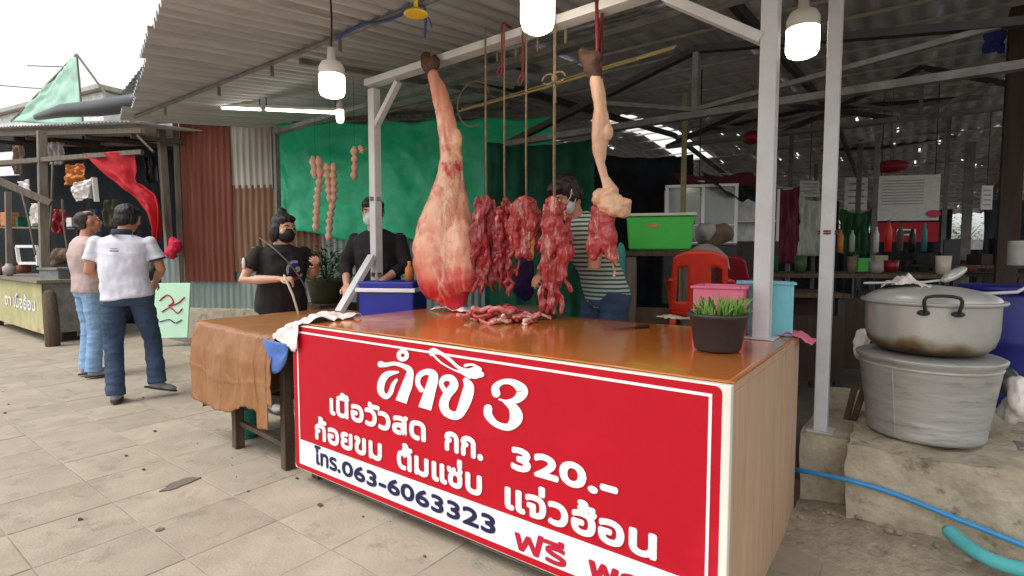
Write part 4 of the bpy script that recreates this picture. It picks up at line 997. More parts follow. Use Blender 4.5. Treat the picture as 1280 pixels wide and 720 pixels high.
def person(label, loc, yaw, J, skin, shirt, trousers, hairmat, hair='short', mask=None, sleeves=.55, h=1.0, face=True, shoes=m_shoe, shirt_hem=.86, fat=1.0, extra_group=None, parts=None, rough_hair=.006, eyes=True):
    """J: joint positions in the figure's own frame (it faces +y, its right hand is at +x)"""
    D = dict(hip=(0, 0, .92), waist=(0, .0, 1.08), chest=(0, 0, 1.27), neck=(0, -.01, 1.45), head=(0, .02, 1.60),
             rs=(.185, 0, 1.40), re=(.235, -.02, 1.12), rh=(.24, .06, .87), ls=(-.185, 0, 1.40), le=(-.235, -.02, 1.12), lh=(-.24, .06, .87),
             rp=(.095, 0, .90), rk=(.10, .02, .50), ra=(.10, -.02, .09), lp=(-.095, 0, .90), lk=(-.10, .02, .50), la=(-.10, -.02, .09),
             hy=0, hp=0, hr=0, rtoe=(0, 1, 0), ltoe=(0, 1, 0), rpalm=(-1, 0, 0), lpalm=(1, 0, 0), rcurl=.5, lcurl=.5)
    D.update(J); V = {k: Vector(v) * h if isinstance(v, tuple) and k not in ('rtoe', 'ltoe', 'rpalm', 'lpalm') else v for k, v in D.items()}
    t = thing('person', label, 'person', loc, extra_group, yaw)
    HM = rotm(D['hy'], D['hp'], D['hr']); hc = V['head']
    def H(x, y, z): return hc + HM @ (Vector((x, y, z)) * h)
    ax = (V['rs'] - V['ls']).normalized()
    def frame_at(a, b):                               # section frame: x across the shoulders, z along the spine
        z = (b - a).normalized(); x = (ax - z * ax.dot(z)).normalized(); y = z.cross(x)
        return Matrix((x, y, z)).transposed()
    def torso(mb, g, lo=-.10, top=True):
        m1, m2, m3, m4 = frame_at(V['hip'], V['waist']), frame_at(V['hip'], V['chest']), frame_at(V['waist'], V['neck']), frame_at(V['chest'], V['neck'])
        secs = [(V['hip'] + m1 @ Vector((0, 0, lo * h)), (.165 * fat + g) * h, (.115 * fat + g) * h, m1), (V['hip'], (.172 * fat + g) * h, (.118 * fat + g) * h, m1),
                (V['waist'], (.150 * fat + g) * h, (.105 * fat + g) * h, m2), ((V['waist'] + V['chest']) / 2, (.160 * fat + g) * h, (.112 * fat + g) * h, m2), (V['chest'], (.172 + g) * h, (.115 + g) * h, m3),
                (V['chest'] * .45 + V['neck'] * .55, (.180 + g) * h, (.098 + g) * h, m4)]
        if top: secs += [(V['chest'] * .18 + V['neck'] * .82, (.130 + g) * h, (.078 + g) * h, m4), (V['neck'] + Vector((0, 0, .0)), (.064 + g * .5) * h, (.06 + g * .5) * h, m4)]
        mb.loft(secs, 22, p=2.3)
    def arm(mb, q, g, f=None):
        s_, e_, w_ = V[q + 's'], V[q + 'e'], V[q + 'h']
        if f is None:
            mb.tube([s_ * .8 + V['neck'] * .2 - Vector((0, 0, .03)), s_ - Vector((0, 0, .008)), s_ * .5 + e_ * .5, e_, e_ * .6 + w_ * .4, w_], [(.045 + g) * h, (.050 + g) * h, (.044 + g) * h, (.038 + g) * h, (.038 + g) * h, (.025 + g) * h], 12)
        else:
            c = s_ * (1 - f) + e_ * f if f <= 1 else e_ * (2 - f) + w_ * (f - 1)
            pts = [s_ * .66 + V['neck'] * .34 - Vector((0, 0, .045)), s_ - Vector((0, 0, .012)), s_ * .45 + e_ * .55 if f > .6 else (s_ + c) / 2]; rr = [(.036 + g) * h, (.047 + g) * h, (.051 + g) * h]
            if f > 1: pts.append(e_); rr.append((.052 + g) * h)
            pts.append(c); rr.append((.058 + g) * h if f <= 1 else (.04 + g) * h)
            mb.tube(pts, rr, 14, caps='flat'); mb.ell(s_ - Vector((0, 0, .016)), ((.049 + g) * h, (.052 + g) * h, (.049 + g) * h), 12)
    def leg(mb, q, g, f=None):
        a, b, c = V[q + 'p'], V[q + 'k'], V[q + 'a']
        if f is None: mb.tube([a, a * .5 + b * .5, b, b * .65 + c * .35, c], [(.088 + g) * h, (.075 + g) * h, (.055 + g) * h, (.055 + g) * h, (.037 + g) * h], 12)
        else: mb.tube([a + Vector((0, 0, .03)), a * .5 + b * .5, b, b * .5 + c * .5, c - (b - c).normalized() * .03 * h], [(.094 + g) * h, (.084 + g) * h, (.068 + g) * h, (.066 + g) * h, (.068 + g) * h], 14, caps='flat')
    # one continuous skin: trunk, neck, head with features, arms with fingers, legs
    b = MB(); torso(b, -.022, lo=-.03)
    b.tube([V['neck'] - Vector((0, 0, .04)) * h, V['neck'] * .5 + hc * .5, H(0, -.015, -.05)], [.066 * h, .056 * h, .058 * h], 12)
    b.ell(H(0, -.008, .02), (.077 * h, .094 * h, .100 * h), 18, HM); b.ell(H(0, .022, -.045), (.058 * h, .066 * h, .070 * h), 14, HM); b.ell(H(0, .058, -.088), (.028 * h, .024 * h, .022 * h), 10, HM)
    if face:
        b.tube([H(0, .082, .022), H(0, .098, -.012), H(0, .100, -.026)], [.009 * h, .013 * h, .016 * h], 8)
        for s in (-1, 1):
            b.ell(H(s * .012, .092, -.03), (.010 * h, .012 * h, .009 * h), 8, HM); b.ell(H(s * .032, .078, .034), (.026 * h, .014 * h, .010 * h), 8, HM); b.ell(H(s * .045, .06, -.02), (.026 * h, .026 * h, .026 * h), 8, HM)
        b.ell(H(0, .083, -.055), (.026 * h, .012 * h, .012 * h), 8, HM)
    for s in (-1, 1):
        b.ell(H(s * .080, -.006, .0), (.010 * h, .022 * h, .033 * h), 10, HM)
    for q in 'rl':
        arm(b, q, 0); leg(b, q, -.008); d = (V[q + 'h'] - V[q + 'e'])
        hand(b, V[q + 'h'], D.get(q + 'dir', tuple(d)), D[q + 'palm'], h * 1.02, D[q + 'curl'], 1 if q == 'r' else -1)
    fuse('body', b, skin, t, .0066, 4, local=True)
    # clothes
    b = MB(); torso(b, .021, lo=-(.92 - shirt_hem) + .0)
    for q in 'rl': arm(b, q, .006, sleeves)
    fuse('shirt', b, shirt, t, .0095, 9, lambda p: (.009 * fbm(Vector((p.x * 1.4, p.y * 1.4, p.z * .8)), 6, 3) + .010 * (.25 - abs(noise.noise(Vector((p.x * 6 + p.z * 5, p.y * 6, p.z * 9)))))) * (1.0 if p.z < 1.3 * h else .4), local=True)
    b = MB()
    b.loft([(V['hip'] + Vector((0, 0, .06)) * h, .172 * fat * h, .120 * fat * h), (V['hip'], .184 * fat * h, .13 * fat * h), ((V['rp'] + V['lp']) / 2 + Vector((0, 0, -.06)) * h, .175 * fat * h, .118 * h)], 20)
    for q in 'rl': leg(b, q, .006, 1)
    fuse('trousers', b, trousers, t, .0085, 4, lambda p: .006 * fbm(Vector((p.x, p.y, p.z * 2.2)), 9, 3) + .010 * (.2 - abs(noise.noise(Vector((p.x * 5, p.y * 5, p.z * 15))))), local=True)
    for q in 'rl':
        a = V[q + 'a']; d = Vector(D[q + 'toe']).normalized(); b = MB(); up = Vector((0, 0, 1)); sd = d.cross(up).normalized(); up = sd.cross(d)
        m = Matrix((sd, d, up)).transposed(); c = a - up * .045 * h
        b.ell(c + d * .02 * h, (.042 * h, .075 * h, .045 * h), 12, m); b.ell(c + d * .10 * h - up * .012 * h, (.045 * h, .085 * h, .032 * h), 12, m); b.ell(a - up * .005, (.044 * h, .05 * h, .04 * h), 10, m)
        o = fuse('shoe', b, shoes, t, .009, 2, local=True)
        b = MB(); N = 20; pts = [c + d * (.055 + .135 * math.sin(2 * math.pi * k / N)) * h + sd * .046 * h * math.cos(2 * math.pi * k / N) for k in range(N)]
        b.add([p - up * .040 * h for p in pts] + [p - up * .026 * h for p in pts], [tuple(range(N - 1, -1, -1)), tuple(range(N, 2 * N))] + [(k, (k + 1) % N, (k + 1) % N + N, k + N) for k in range(N)])
        b.build('sole', m_bshoe, o, local=True)
    # hair
    b = MB()
    b.ell(H(0, -.020, .042), (.088 * h, .095 * h, .088 * h), 18, HM); b.ell(H(0, -.052, -.01), (.078 * h, .058 * h, .075 * h), 14, HM)
    if hair == 'thin': b = MB(); b.ell(H(0, -.040, .035), (.084 * h, .085 * h, .082 * h), 18, HM); b.ell(H(0, -.058, -.02), (.075 * h, .05 * h, .06 * h), 14, HM); b.ell(H(0, .0, .062), (.07 * h, .07 * h, .052 * h), 14, HM)
    if hair == 'full':
        b.ell(H(0, .035, .075), (.075 * h, .05 * h, .045 * h), 12, HM); b.ell(H(.06, -.01, -.0), (.032 * h, .05 * h, .06 * h), 10, HM); b.ell(H(-.06, -.01, -.0), (.032 * h, .05 * h, .06 * h), 10, HM)
    if hair == 'tied':
        b.ell(H(.074, -.005, -.035), (.03 * h, .05 * h, .085 * h), 12, HM); b.ell(H(-.074, -.005, -.035), (.03 * h, .05 * h, .085 * h), 12, HM); b.ell(H(0, -.08, -.06), (.075 * h, .05 * h, .09 * h), 12, HM); b.ell(H(0, .04, .085), (.07 * h, .045 * h, .035 * h), 12, HM); b.ell(H(.0, -.06, .13), (.04 * h, .04 * h, .03 * h), 10, HM)
    fuse('hair', b, hairmat, t, .007, 2, lambda p: rough_hair * fbm(Vector((p.x * 3, p.y * 3, p.z)), 16, 3) + .003 * noise.noise(Vector((p.x * 160, p.y * 160, p.z * 22))), local=True)
    if eyes:
        for s in (-1, 1):
            b = MB(); b.ell(H(s * .031, .079, .016), (.0135 * h, .010 * h, .0075 * h), 10, HM); e = b.build('eye', m_eye, t, smooth=True, local=True)
            b = MB(); b.ell(H(s * .031, .0865, .016), (.006 * h, .004 * h, .006 * h), 8, HM); b.build('iris', m_iris, e, smooth=True, local=True)
            b = MB(); b.tube([H(s * .016, .094, .040), H(s * .034, .092, .045), H(s * .052, .078, .038)], [.004 * h, .0045 * h, .003 * h], 6); b.build('eyebrow', m_hair, t, smooth=True, local=True)
    if mask:
        b = MB(); b.ell(H(0, .050, -.048), (.070 * h, .062 * h, .062 * h), 16, HM); b.ell(H(0, .082, -.026), (.042 * h, .040 * h, .042 * h), 12, HM); b.ell(H(0, .084, .0), (.026 * h, .030 * h, .02 * h), 10, HM)
        o = fuse('face_mask', b, mask, t, .007, 3, lambda p: .003 * fbm(p, 26), local=True)
        b = MB()
        for s in (-1, 1): b.tube([H(s * .062, .06, -.02), H(s * .08, .02, .0), H(s * .086, -.006, .028)], .003 * h, 5); b.tube([H(s * .062, .05, -.07), H(s * .08, .01, -.04), H(s * .086, -.01, -.02)], .003 * h, 5)
        b.build('ear_loop', mask, o, smooth=True, local=True)
    elif face:
        b = MB(); b.ell(H(0, .092, -.052), (.022 * h, .007 * h, .0045 * h), 10, HM); b.ell(H(0, .091, -.060), (.019 * h, .007 * h, .005 * h), 10, HM); b.build('mouth', m_lip, t, smooth=True, local=True)
    if parts: parts(t, V, H, h)
    return t
def yaw_to(dx, dy): return math.atan2(-dx, dy)       # turn +y to the direction (dx, dy)
# the man in the white polo walking away
def polo_parts(t, V, H, h):
    m = M('grey print', S(120, 124, 150), .8, bump=0)
    for k, (x, z, w) in enumerate(((-.03, 1.335, .05), (-.045, 1.322, .03), (-.01, 1.322, .028), (-.028, 1.311, .06))):
        b = MB(); b.tube([(x - w / 2, -.132 + abs(x) * .05, z), (x, -.1355, z), (x + w / 2, -.132, z)], [.003, .0045, .003], 6); b.build('back_print', m, t, smooth=True, local=True)
    b = MB(); b.lathe((0, -.012, 1.475), [(.074, -.02), (.077, .0), (.070, .028), (.064, .03)], 22); b.build('dark_collar', M('navy collar', S(44, 48, 66), .8, bump=.1), t, smooth=True, local=True)
    q, w = V['rs'] * .36 + V['re'] * .64, (V['re'] - V['rs']).normalized()
    b = MB(); b.tube([q - w * .006, q + w * .012], .069, 16, caps='flat'); b.build('sleeve_trim', M('navy collar', S(44, 48, 66)), t, smooth=True, local=True)
pm = spot(162, 500, z=0); vd = Vector((pm.x - CAM.x, pm.y - CAM.y)).normalized()
yw = yaw_to(vd.x, vd.y) - R(14)
person('man in white polo and dark jeans walking away with one heel raised', (pm.x, pm.y, .005), yw,
       dict(hip=(.02, 0, .92), chest=(.0, .03, 1.28), neck=(.0, .045, 1.46), head=(.03, .075, 1.60), rs=(.20, .02, 1.41), ls=(-.20, .02, 1.41), re=(.275, .03, 1.15), rh=(.19, .22, 1.04), le=(-.26, .02, 1.14), lh=(-.16, .20, 1.03),
            lp=(-.08, 0, .90), lk=(-.105, .02, .50), la=(-.085, -.06, .09), rp=(.11, 0, .90), rk=(.165, .12, .52), ra=(.20, .06, .15), ltoe=(-.1, 1, 0), rtoe=(.85, .35, -.30), hy=R(-34), hp=R(-12), rpalm=(-.5, .5, -.6), lpalm=(.5, .5, -.6), rcurl=.7, lcurl=.7),
       m_skin, m_polo, m_jeans, m_hair, 'full', sleeves=.66, shirt_hem=.90, fat=1.06, parts=polo_parts, shoes=m_shoe)
pg = spot(116, 470, z=0); vd = Vector((pg.x - CAM.x, pg.y - CAM.y)).normalized()
person('older man in pinkish grey shirt and light jeans standing in profile', (pg.x, pg.y, .005), yaw_to(vd.x, vd.y) - R(74),
       dict(hip=(0, 0, .93), chest=(0, -.02, 1.28), neck=(0, .0, 1.47), head=(0, .035, 1.62), hp=R(10), hy=R(-8), re=(.23, -.04, 1.13), rh=(.15, .18, 1.0), le=(-.24, -.03, 1.12), lh=(-.15, .18, 1.02), lpalm=(.6, 0, -.6), rpalm=(-.6, 0, -.6)),
       m_skin, m_gtee, m_ljeans, m_hair2, 'thin', sleeves=.7, fat=1.04, shirt_hem=.88, shoes=m_shoe)
# vendor in the black T-shirt
def vend_parts(t, V, H, h):
    b = MB(); pts = crom([(.155, -.02, 1.42), (.10, .10, 1.34), (.0, .145, 1.22), (-.10, .145, 1.08), (-.16, .08, .98), (-.14, -.09, 1.0), (.0, -.15, 1.18), (.12, -.11, 1.36), (.155, -.02, 1.425)], 5)
    b.tube(pts, [(.012, .004)] * len(pts), 6); b.build('bag_strap', m_greywood, t, smooth=True, local=True)
    def patch(c, r0, r1, mat, name, a0=0, a1=360, y=.1415):
        mb = MB(); N = 20; VV = []
        for k in range(N + 1):
            a = R(a0 + (a1 - a0) * k / N)
            for r in (r0, r1):
                x, z = c[0] + r * math.cos(a), c[1] + r * math.sin(a); VV.append((x, y - 1.6 * x * x - .22 * max(0, z - 1.22), z))
        mb.add(VV, [(2 * k, 2 * k + 1, 2 * k + 3, 2 * k + 2) for k in range(N)]); mb.build(name, mat, t, local=True, solid=.002)
    patch((-.03, 1.20), .0, .045, m_blue, 'shirt_print'); patch((-.055, 1.165), .058, .078, M('pale shirt print', S(150, 166, 170), .8, bump=0), 'shirt_print', -150, 110, .143)
    patch((-.05, 1.12), .0, .04, M('wine shirt print', S(126, 32, 62), .8, bump=0), 'shirt_print', y=.144); patch((-.075, 1.17), .0, .022, M('pale shirt print', S(150, 166, 170)), 'shirt_print', y=.145)
    q = V['rs'] * .55 + V['re'] * .45
    b = MB(); b.ell(q + Vector((.062, .02, .0)), (.012, .03, .05), 10); b.build('sleeve_badge', m_tan, t, smooth=True, local=True)
    b = MB(); b.tube([V['rh'] + Vector((.0, .10, .03)), V['rh'] + Vector((-.05, .13, -.12)), V['rh'] + Vector((-.09, .15, -.30))], .009, 8); b.build('held_stick', m_tan, t, smooth=True, local=True)
pw = spot(352, 330, d=4.45); fd = Vector((CAM.x - pw.x, CAM.y - pw.y)).normalized()
person('vendor in black printed T-shirt and black face mask with a sling bag', (pw.x, pw.y, .0), yaw_to(fd.x, fd.y) + R(22),
       dict(hip=(0, -.02, .90), waist=(0, -.01, 1.04), chest=(0, 0, 1.21), neck=(0, .0, 1.375), head=(-.01, .035, 1.505), rs=(.19, .0, 1.325), ls=(-.19, .0, 1.325), re=(.315, .03, 1.09), rh=(.12, .24, 1.10), le=(-.27, .0, 1.10), lh=(-.20, .20, 1.19),
            hy=R(10), hp=R(-14), rpalm=(0, -.4, -1), lpalm=(.4, -.3, .4), rcurl=.9, lcurl=.8),
       m_skin2, m_btee, m_apron, m_hair, 'tied', mask=m_bmask, sleeves=.62, fat=1.12, shirt_hem=.84, parts=vend_parts, h=1.0)
# masked person in dark clothes behind the frame post
pk_ = spot(473, 300, d=4.6); fd = Vector((CAM.x - pk_.x, CAM.y - pk_.y)).normalized()
person('person in dark top and pale face mask standing behind the white frame post', (pk_.x, pk_.y, -.02), yaw_to(fd.x, fd.y) - R(24),
       dict(hip=(0, -.05, .94), chest=(0, .02, 1.30), neck=(0, .05, 1.49), head=(.0, .10, 1.63), rs=(.20, .02, 1.43), ls=(-.20, .02, 1.43), le=(-.27, .08, 1.20), lh=(-.16, .30, 1.08), re=(.27, .05, 1.18), rh=(.14, .30, 1.05), hp=R(-16), hy=R(8), rpalm=(-.4, 0, -1), lpalm=(.4, 0, -1)),
       m_skin2, m_btee, m_btee, m_hair, 'full', mask=m_wmask, sleeves=1.55, fat=1.08, shirt_hem=.84, h=1.02)
# striped vendor bending forward behind the shank
def stripe_parts(t, V, H, h):
    pass
ps = spot(744, 300, d=3.6); fd = Vector((CAM.x - ps.x, CAM.y - ps.y)).normalized()
m_st = M('striped jersey', S(206, 212, 206), .85, bump=.3, bscale=14)
n, l = m_st.node_tree.nodes, m_st.node_tree.links; wv = n.new('ShaderNodeTexWave'); wv.wave_type = 'BANDS'; wv.bands_direction = 'Z'; wv.inputs['Scale'].default_value = 11; wv.inputs['Distortion'].default_value = .4
tcx = n.new('ShaderNodeTexCoord'); l.new(tcx.outputs['Object'], wv.inputs['Vector']); rr_ = n.new('ShaderNodeValToRGB'); rr_.color_ramp.elements[0].position, rr_.color_ramp.elements[1].position = .42, .5
rr_.color_ramp.elements[0].color, rr_.color_ramp.elements[1].color = (*S(64, 96, 90), 1), (*S(196, 204, 196), 1); l.new(wv.outputs['Fac'], rr_.inputs[0]); l.new(rr_.outputs[0], n['Principled BSDF'].inputs['Base Color'])
person('vendor in striped jersey and blue jeans bending over behind the hanging shank', (ps.x, ps.y, .07), yaw_to(fd.x, fd.y) - R(50),
       dict(hip=(0, -.10, .92), waist=(0, -.03, 1.08), chest=(0, .08, 1.25), neck=(0, .16, 1.42), head=(.0, .235, 1.54), rs=(.19, .13, 1.36), ls=(-.19, .13, 1.36), re=(.24, .17, 1.10), rh=(.10, .36, 1.05), le=(-.25, .22, 1.09), lh=(-.16, .12, 1.20), hp=R(-40), hy=R(-6), rpalm=(-.6, 0, -.6), lpalm=(.6, 0, -.6), rcurl=.8, lcurl=.8,
            rp=(.095, -.10, .90), lp=(-.095, -.10, .90), rk=(.1, -.03, .5), lk=(-.1, -.03, .5)),
       m_skin, m_st, m_jeans, m_hair, 'full', mask=m_wmask, sleeves=.62, fat=.86, shirt_hem=.86, h=1.04)
# ------------------------------------------------------------------ cooking pots on the cement block
pc_ = Vector((2.865, 1.665, .408))
lp_ = thing('tapered_pot', 'large tapered aluminium pot standing on the cement block', 'pot', tuple(pc_))
b = MB(); HB = .385
b.lathe(pc_, [(0, 0), (.228, 0), (.238, .006), (.242, .018), (.240, .024), (.285, HB - .03), (.290, HB - .018), (.298, HB - .010), (.30, HB)], 64); b.build('pot_body', m_alu, lp_, smooth=True)
b = MB(); b.lathe(pc_, [(.30, HB), (.302, HB + .006), (.29, HB + .013), (.22, HB + .016), (.12, HB + .02), (0, HB + .02)], 64); b.build('flat_lid', m_alu, lp_, smooth=True)
b = MB(); a0 = R(-118); q = Vector((math.cos(a0), math.sin(a0), 0)); b.bar(pc_ + q * .243 + Vector((0, 0, .02)), pc_ + q * .287 + Vector((0, 0, HB - .03)), .006, .004); b.build('seam', m_alu, lp_)
b = MB(); b.lathe(pc_ + Vector((0, 0, HB - .045)), [(.282, 0), (.287, .004), (.289, .012), (.285, .016)], 64); b.build('bead', m_alu, lp_, smooth=True)
uc = pc_ + Vector((.0, .005, HB + .02))
up_ = thing('stock_pot', 'round aluminium stock pot with sooty bottom on the tapered pot', 'pot', tuple(uc))
m_pot = M('pot with burnt bottom', S(206, 206, 203), .3, metal=.5, c2=S(188, 187, 183), scale=5, bump=.12, bscale=8, bdist=.01)
n, l = m_pot.node_tree.nodes, m_pot.node_tree.links; pb_ = n['Principled BSDF']; src = pb_.inputs['Base Color'].links[0].from_socket
tcx = n.new('ShaderNodeTexCoord'); sx = n.new('ShaderNodeSeparateXYZ'); l.new(tcx.outputs['Object'], sx.inputs[0]); nz = n.new('ShaderNodeTexNoise'); nz.inputs['Scale'].default_value = 7; nz.inputs['Detail'].default_value = 7; l.new(tcx.outputs['Object'], nz.inputs['Vector'])
ad = n.new('ShaderNodeMath'); ad.operation = 'MULTIPLY_ADD'; ad.inputs[1].default_value = .14; l.new(nz.outputs['Fac'], ad.inputs[0]); l.new(sx.outputs['Z'], ad.inputs[2])
rr_ = n.new('ShaderNodeValToRGB'); e_ = rr_.color_ramp.elements; e_[0].position, e_[0].color = .08, (*S(84, 70, 52), 1); e_[1].position, e_[1].color = .165, (1, 1, 1, 1); k_ = e_.new(.12); k_.color = (*S(170, 146, 104), 1); l.new(ad.outputs[0], rr_.inputs[0])
mx = n.new('ShaderNodeMix'); mx.data_type = 'RGBA'; mx.blend_type = 'MULTIPLY'; mx.inputs[0].default_value = 1; l.new(src, mx.inputs[6]); l.new(rr_.outputs[0], mx.inputs[7]); l.new(mx.outputs[2], pb_.inputs['Base Color'])
b = MB(); b.lathe(uc, [(0, .0), (.16, .0), (.22, .018), (.250, .05), (.262, .09), (.2668, .135), (.268, .235), (.270, .248)], 64); b.build('pot_wall', m_pot, up_, smooth=True)
b = MB(); b.lathe(uc, [(.268, .24), (.287, .246), (.291, .254), (.287, .262), (.268, .262)], 64); b.build('rim', m_alu, up_, smooth=True)
b = MB(); b.lathe(uc, [(.27, .262), (.262, .276), (.22, .30), (.12, .322), (.03, .33), (0, .331)], 64); b.build('lid', m_alu_up, up_, smooth=True)
def handle(ang, z, mb_name):
    a = R(ang); n_ = Vector((math.cos(a), math.sin(a), 0)); s_ = Vector((-math.sin(a), math.cos(a), 0)); c = uc + n_ * .272 + Vector((0, 0, z))
    b = MB(); b.tube(crom([c - s_ * .062, c - s_ * .06 + n_ * .03 + Vector((0, 0, .01)), c - s_ * .058 + n_ * .045 + Vector((0, 0, .075)), c + s_ * .058 + n_ * .045 + Vector((0, 0, .075)), c + s_ * .06 + n_ * .03 + Vector((0, 0, .01)), c + s_ * .062], 4), .0075, 8)
    h_ = b.build('handle', m_black, up_, smooth=True)
    for k in (-1, 1): b = MB(); b.ell(c + s_ * k * .062, (.026, .026, .014), 10); b.build('handle_lug', m_dark_steel, h_, smooth=True)
handle(-83, .215, 'handle'); handle(97, .215, 'handle')
b = MB(); rnd = random.Random(9); c = uc + Vector((-.10, -.02, .315))
b.grid(lambda a, e: c + Vector(((a - .5) * .20, (e - .5) * .17, .05 * (1 - abs(2 * a - 1)) * (.4 + .6 * (1 - abs(2 * e - 1))) + .035 * abs(fbm((a, e, 2), 3.4)))), 22, 20)
tag(b.build('clear_bag', m_bag_w, smooth=True, solid=.002), 'crumpled clear plastic bag lying on the stock pot lid', 'bag')
ld = thing('ladle', 'steel ladle resting bowl up across the stock pot lid', 'ladle', tuple(uc + Vector((.06, -.02, .33))))
c = uc + Vector((.085, .0, .385)); b = MB(); b.ell(c, (.062, .042, .02), 14, rotm(R(30), 0, R(-35))); b.build('bowl', m_alu_up, ld, smooth=True)
b = MB(); b.tube([c + Vector((-.05, 0, -.03)), uc + Vector((-.03, -.03, .345)), uc + Vector((-.27, -.08, .335))], .006, 8); b.build('ladle_handle', m_alu_up, ld, smooth=True)
sp = thing('long_spoon', 'steel spoon whose handle sticks out past the pot rim', 'spoon', tuple(uc + Vector((.26, -.02, .28))))
b = MB(); b.tube([uc + Vector((.20, -.05, .30)), uc + Vector((.31, -.02, .31)), uc + Vector((.44, .05, .40))], .008, 8); b.build('spoon_handle', m_alu_up, sp, smooth=True); b = MB(); b.ell(uc + Vector((.175, -.055, .302)), (.04, .025, .008), 10); b.build('spoon_bowl', m_alu_up, sp, smooth=True)
# hoses
b = MB(); hp = [spot(990, 586, y=1.36), spot(1010, 590, y=1.30), spot(1060, 600, y=1.245), spot(1120, 618, y=1.245), spot(1200, 650, y=1.22), spot(1265, 676, y=1.2), spot(1310, 694, y=1.2)]
b.tube(crom(hp, 8), .0115, 10); tag(b.build('water_hose', m_hose, smooth=True), 'thin blue water hose running across the cement block front', 'hose')
b = MB(); hp = [spot(1186, 664, y=1.2), spot(1200, 676, y=1.15), spot(1225, 693, y=1.08), spot(1255, 706, y=1.04), spot(1300, 716, y=1.0)]; P_ = crom(hp, 14)
b.tube(P_, [(.026 + .003 * (k % 2)) for k in range(len(P_))], 12); tag(b.build('drain_hose', m_hose2, smooth=True), 'wide turquoise ribbed hose lying on the dirt', 'hose')
# barrel, can, sacks, hollow block, planks
bc = spot(1268, 430, d=3.55); bc.z = .1
br = thing('blue_barrel', 'royal blue plastic barrel behind the cooking pots', 'barrel', tuple(bc))
b = MB(); b.lathe(bc, [(0, 0), (.27, 0), (.29, .02), (.30, .25), (.305, .27), (.30, .29), (.30, .62), (.305, .64), (.30, .66), (.29, .92), (.275, .96), (0, .965)], 48); b.build('barrel_body', M('navy drum plastic', S(26, 30, 118), .42, bump=.05, c3=S(70, 74, 130), c3_scale=5, c3_cut=.64), br, smooth=True)
b = MB(); b.lathe(bc, [(.305, .955), (.315, .96), (.315, .985), (.305, .99), (0, .992)], 48); b.build('barrel_lid', M('navy drum plastic', S(26, 30, 118)), br, smooth=True)
cc = spot(1272, 332, d=3.4); b = MB(); b.lathe(cc, [(0, 0), (.05, 0), (.053, .005), (.053, .15), (.056, .155), (.05, .155), (.048, .01), (0, .01)], 26)
tag(b.build('steel_can', m_alu, smooth=True), 'tall steel can standing on the blue barrel', 'can'); 
def lump(name, label, cat, c, r, mat, seed, amp=.03, vox=.014, n=5):
    q = random.Random(seed); b = MB()
    for k in range(n): b.ell(Vector(c) + Vector((q.uniform(-.5, .5) * r[0], q.uniform(-.5, .5) * r[1], q.uniform(-.4, .4) * r[2])), (r[0] * q.uniform(.5, .8), r[1] * q.uniform(.5, .8), r[2] * q.uniform(.5, .8)), 12)
    return tag(fuse(name, b, mat, None, vox, 2, lambda p: amp * fbm(p + Vector((seed, 0, 0)), 7, 4)), label, cat)
lump('white_sack', 'crumpled white plastic sack at the right edge beside the pots', 'sack', spot(1275, 505, d=2.55), (.06, .1, .14), m_bag_w, 3, .04)
lump('black_bundle', 'black and grey bundle lying behind the tapered pot', 'bundle', spot(1248, 478, d=2.85), (.09, .09, .06), m_charcoal, 5, .035)
lump('pale_rag', 'pale rag hanging behind the left side of the pots', 'rag', spot(1078, 428, d=3.15), (.035, .05, .12), m_bag_w, 8, .03)
hb = thing('hollow_block', 'grey hollow cement block at the right edge under the sack', 'block', tuple(spot(1290, 600, d=2.45)))
c = spot(1297, 590, d=2.5); b = MB()
for z in (-.10, 0, .10): b.box(c + Vector((0, 0, z)), (.16, .16, .022))
for s in (-1, 1): b.box(c + Vector((s * .071, 0, 0)), (.022, .158, .178)); 
b.box(c + Vector((0, .071, 0)), (.12, .02, .178)); b.build('block_body', m_cement, hb)
for k, (u0, v0, u1, v1) in enumerate(((1052, 548, 1070, 478), (1060, 546, 1080, 486))):
    b = MB(); b.bar(spot(u0, v0, y=1.75), spot(u1, v1, y=1.9), .03, .012); tag(b.build('thin_board', m_wood), ('dark thin board leaning against the pots' if k == 0 else 'second thin board leaning closer to the pots'), 'board')
# ------------------------------------------------------------------ behind the counter
ck = spot(824, 312, d=4.1); cw = .46; 
gt = thing('low_table', 'small wooden table carrying the green crate', 'table', (ck.x, ck.y, 0))
mz = Matrix.Rotation(R(22), 3, 'Z'); tz = 1.3 - (313 - 317) / FPX * 4.1 
def lb(c, d): 
    b = MB(); b.box(Vector((ck.x, ck.y, 0)) + mz @ Vector(c), d, mz); return b
lb((0, 0, tz - .025), (.52, .36, .04)).build('tabletop', m_wood, gt, bevel=.003)
for x in (-.21, .21):
    for y in (-.14, .14): lb((x, y, (tz - .05) / 2), (.085, .05, tz - .05)).build('leg', m_greywood, gt, bevel=.003)
lb((0, .14, .62), (.38, .015, .5)).build('back_panel', m_brown, gt); lb((.04, -.05, .42), (.34, .3, .02)).build('shelf', m_wood, gt)
gc = thing('green_crate', 'bright green plastic crate with pale lid on the small wooden table', 'crate', (ck.x, ck.y, tz))
def taper(mb, c, d0, d1, h, z):
    V = []
    for (dx, dy), zz in ((d0, z), (d1, z + h)):
        for sx, sy in ((-1, -1), (1, -1), (1, 1), (-1, 1)): V.append(Vector(c) + mz @ Vector((sx * dx / 2, sy * dy / 2, 0)) + Vector((0, 0, zz)))
    mb.add(V, [(3, 2, 1, 0), (4, 5, 6, 7)] + [(i, (i + 1) % 4, (i + 1) % 4 + 4, i + 4) for i in range(4)])
c = Vector((ck.x, ck.y, 0)); b = MB(); taper(b, c, (.44, .30), (.48, .33), .245, tz + .001); b.build('crate_body', m_green, gc, bevel=.012)
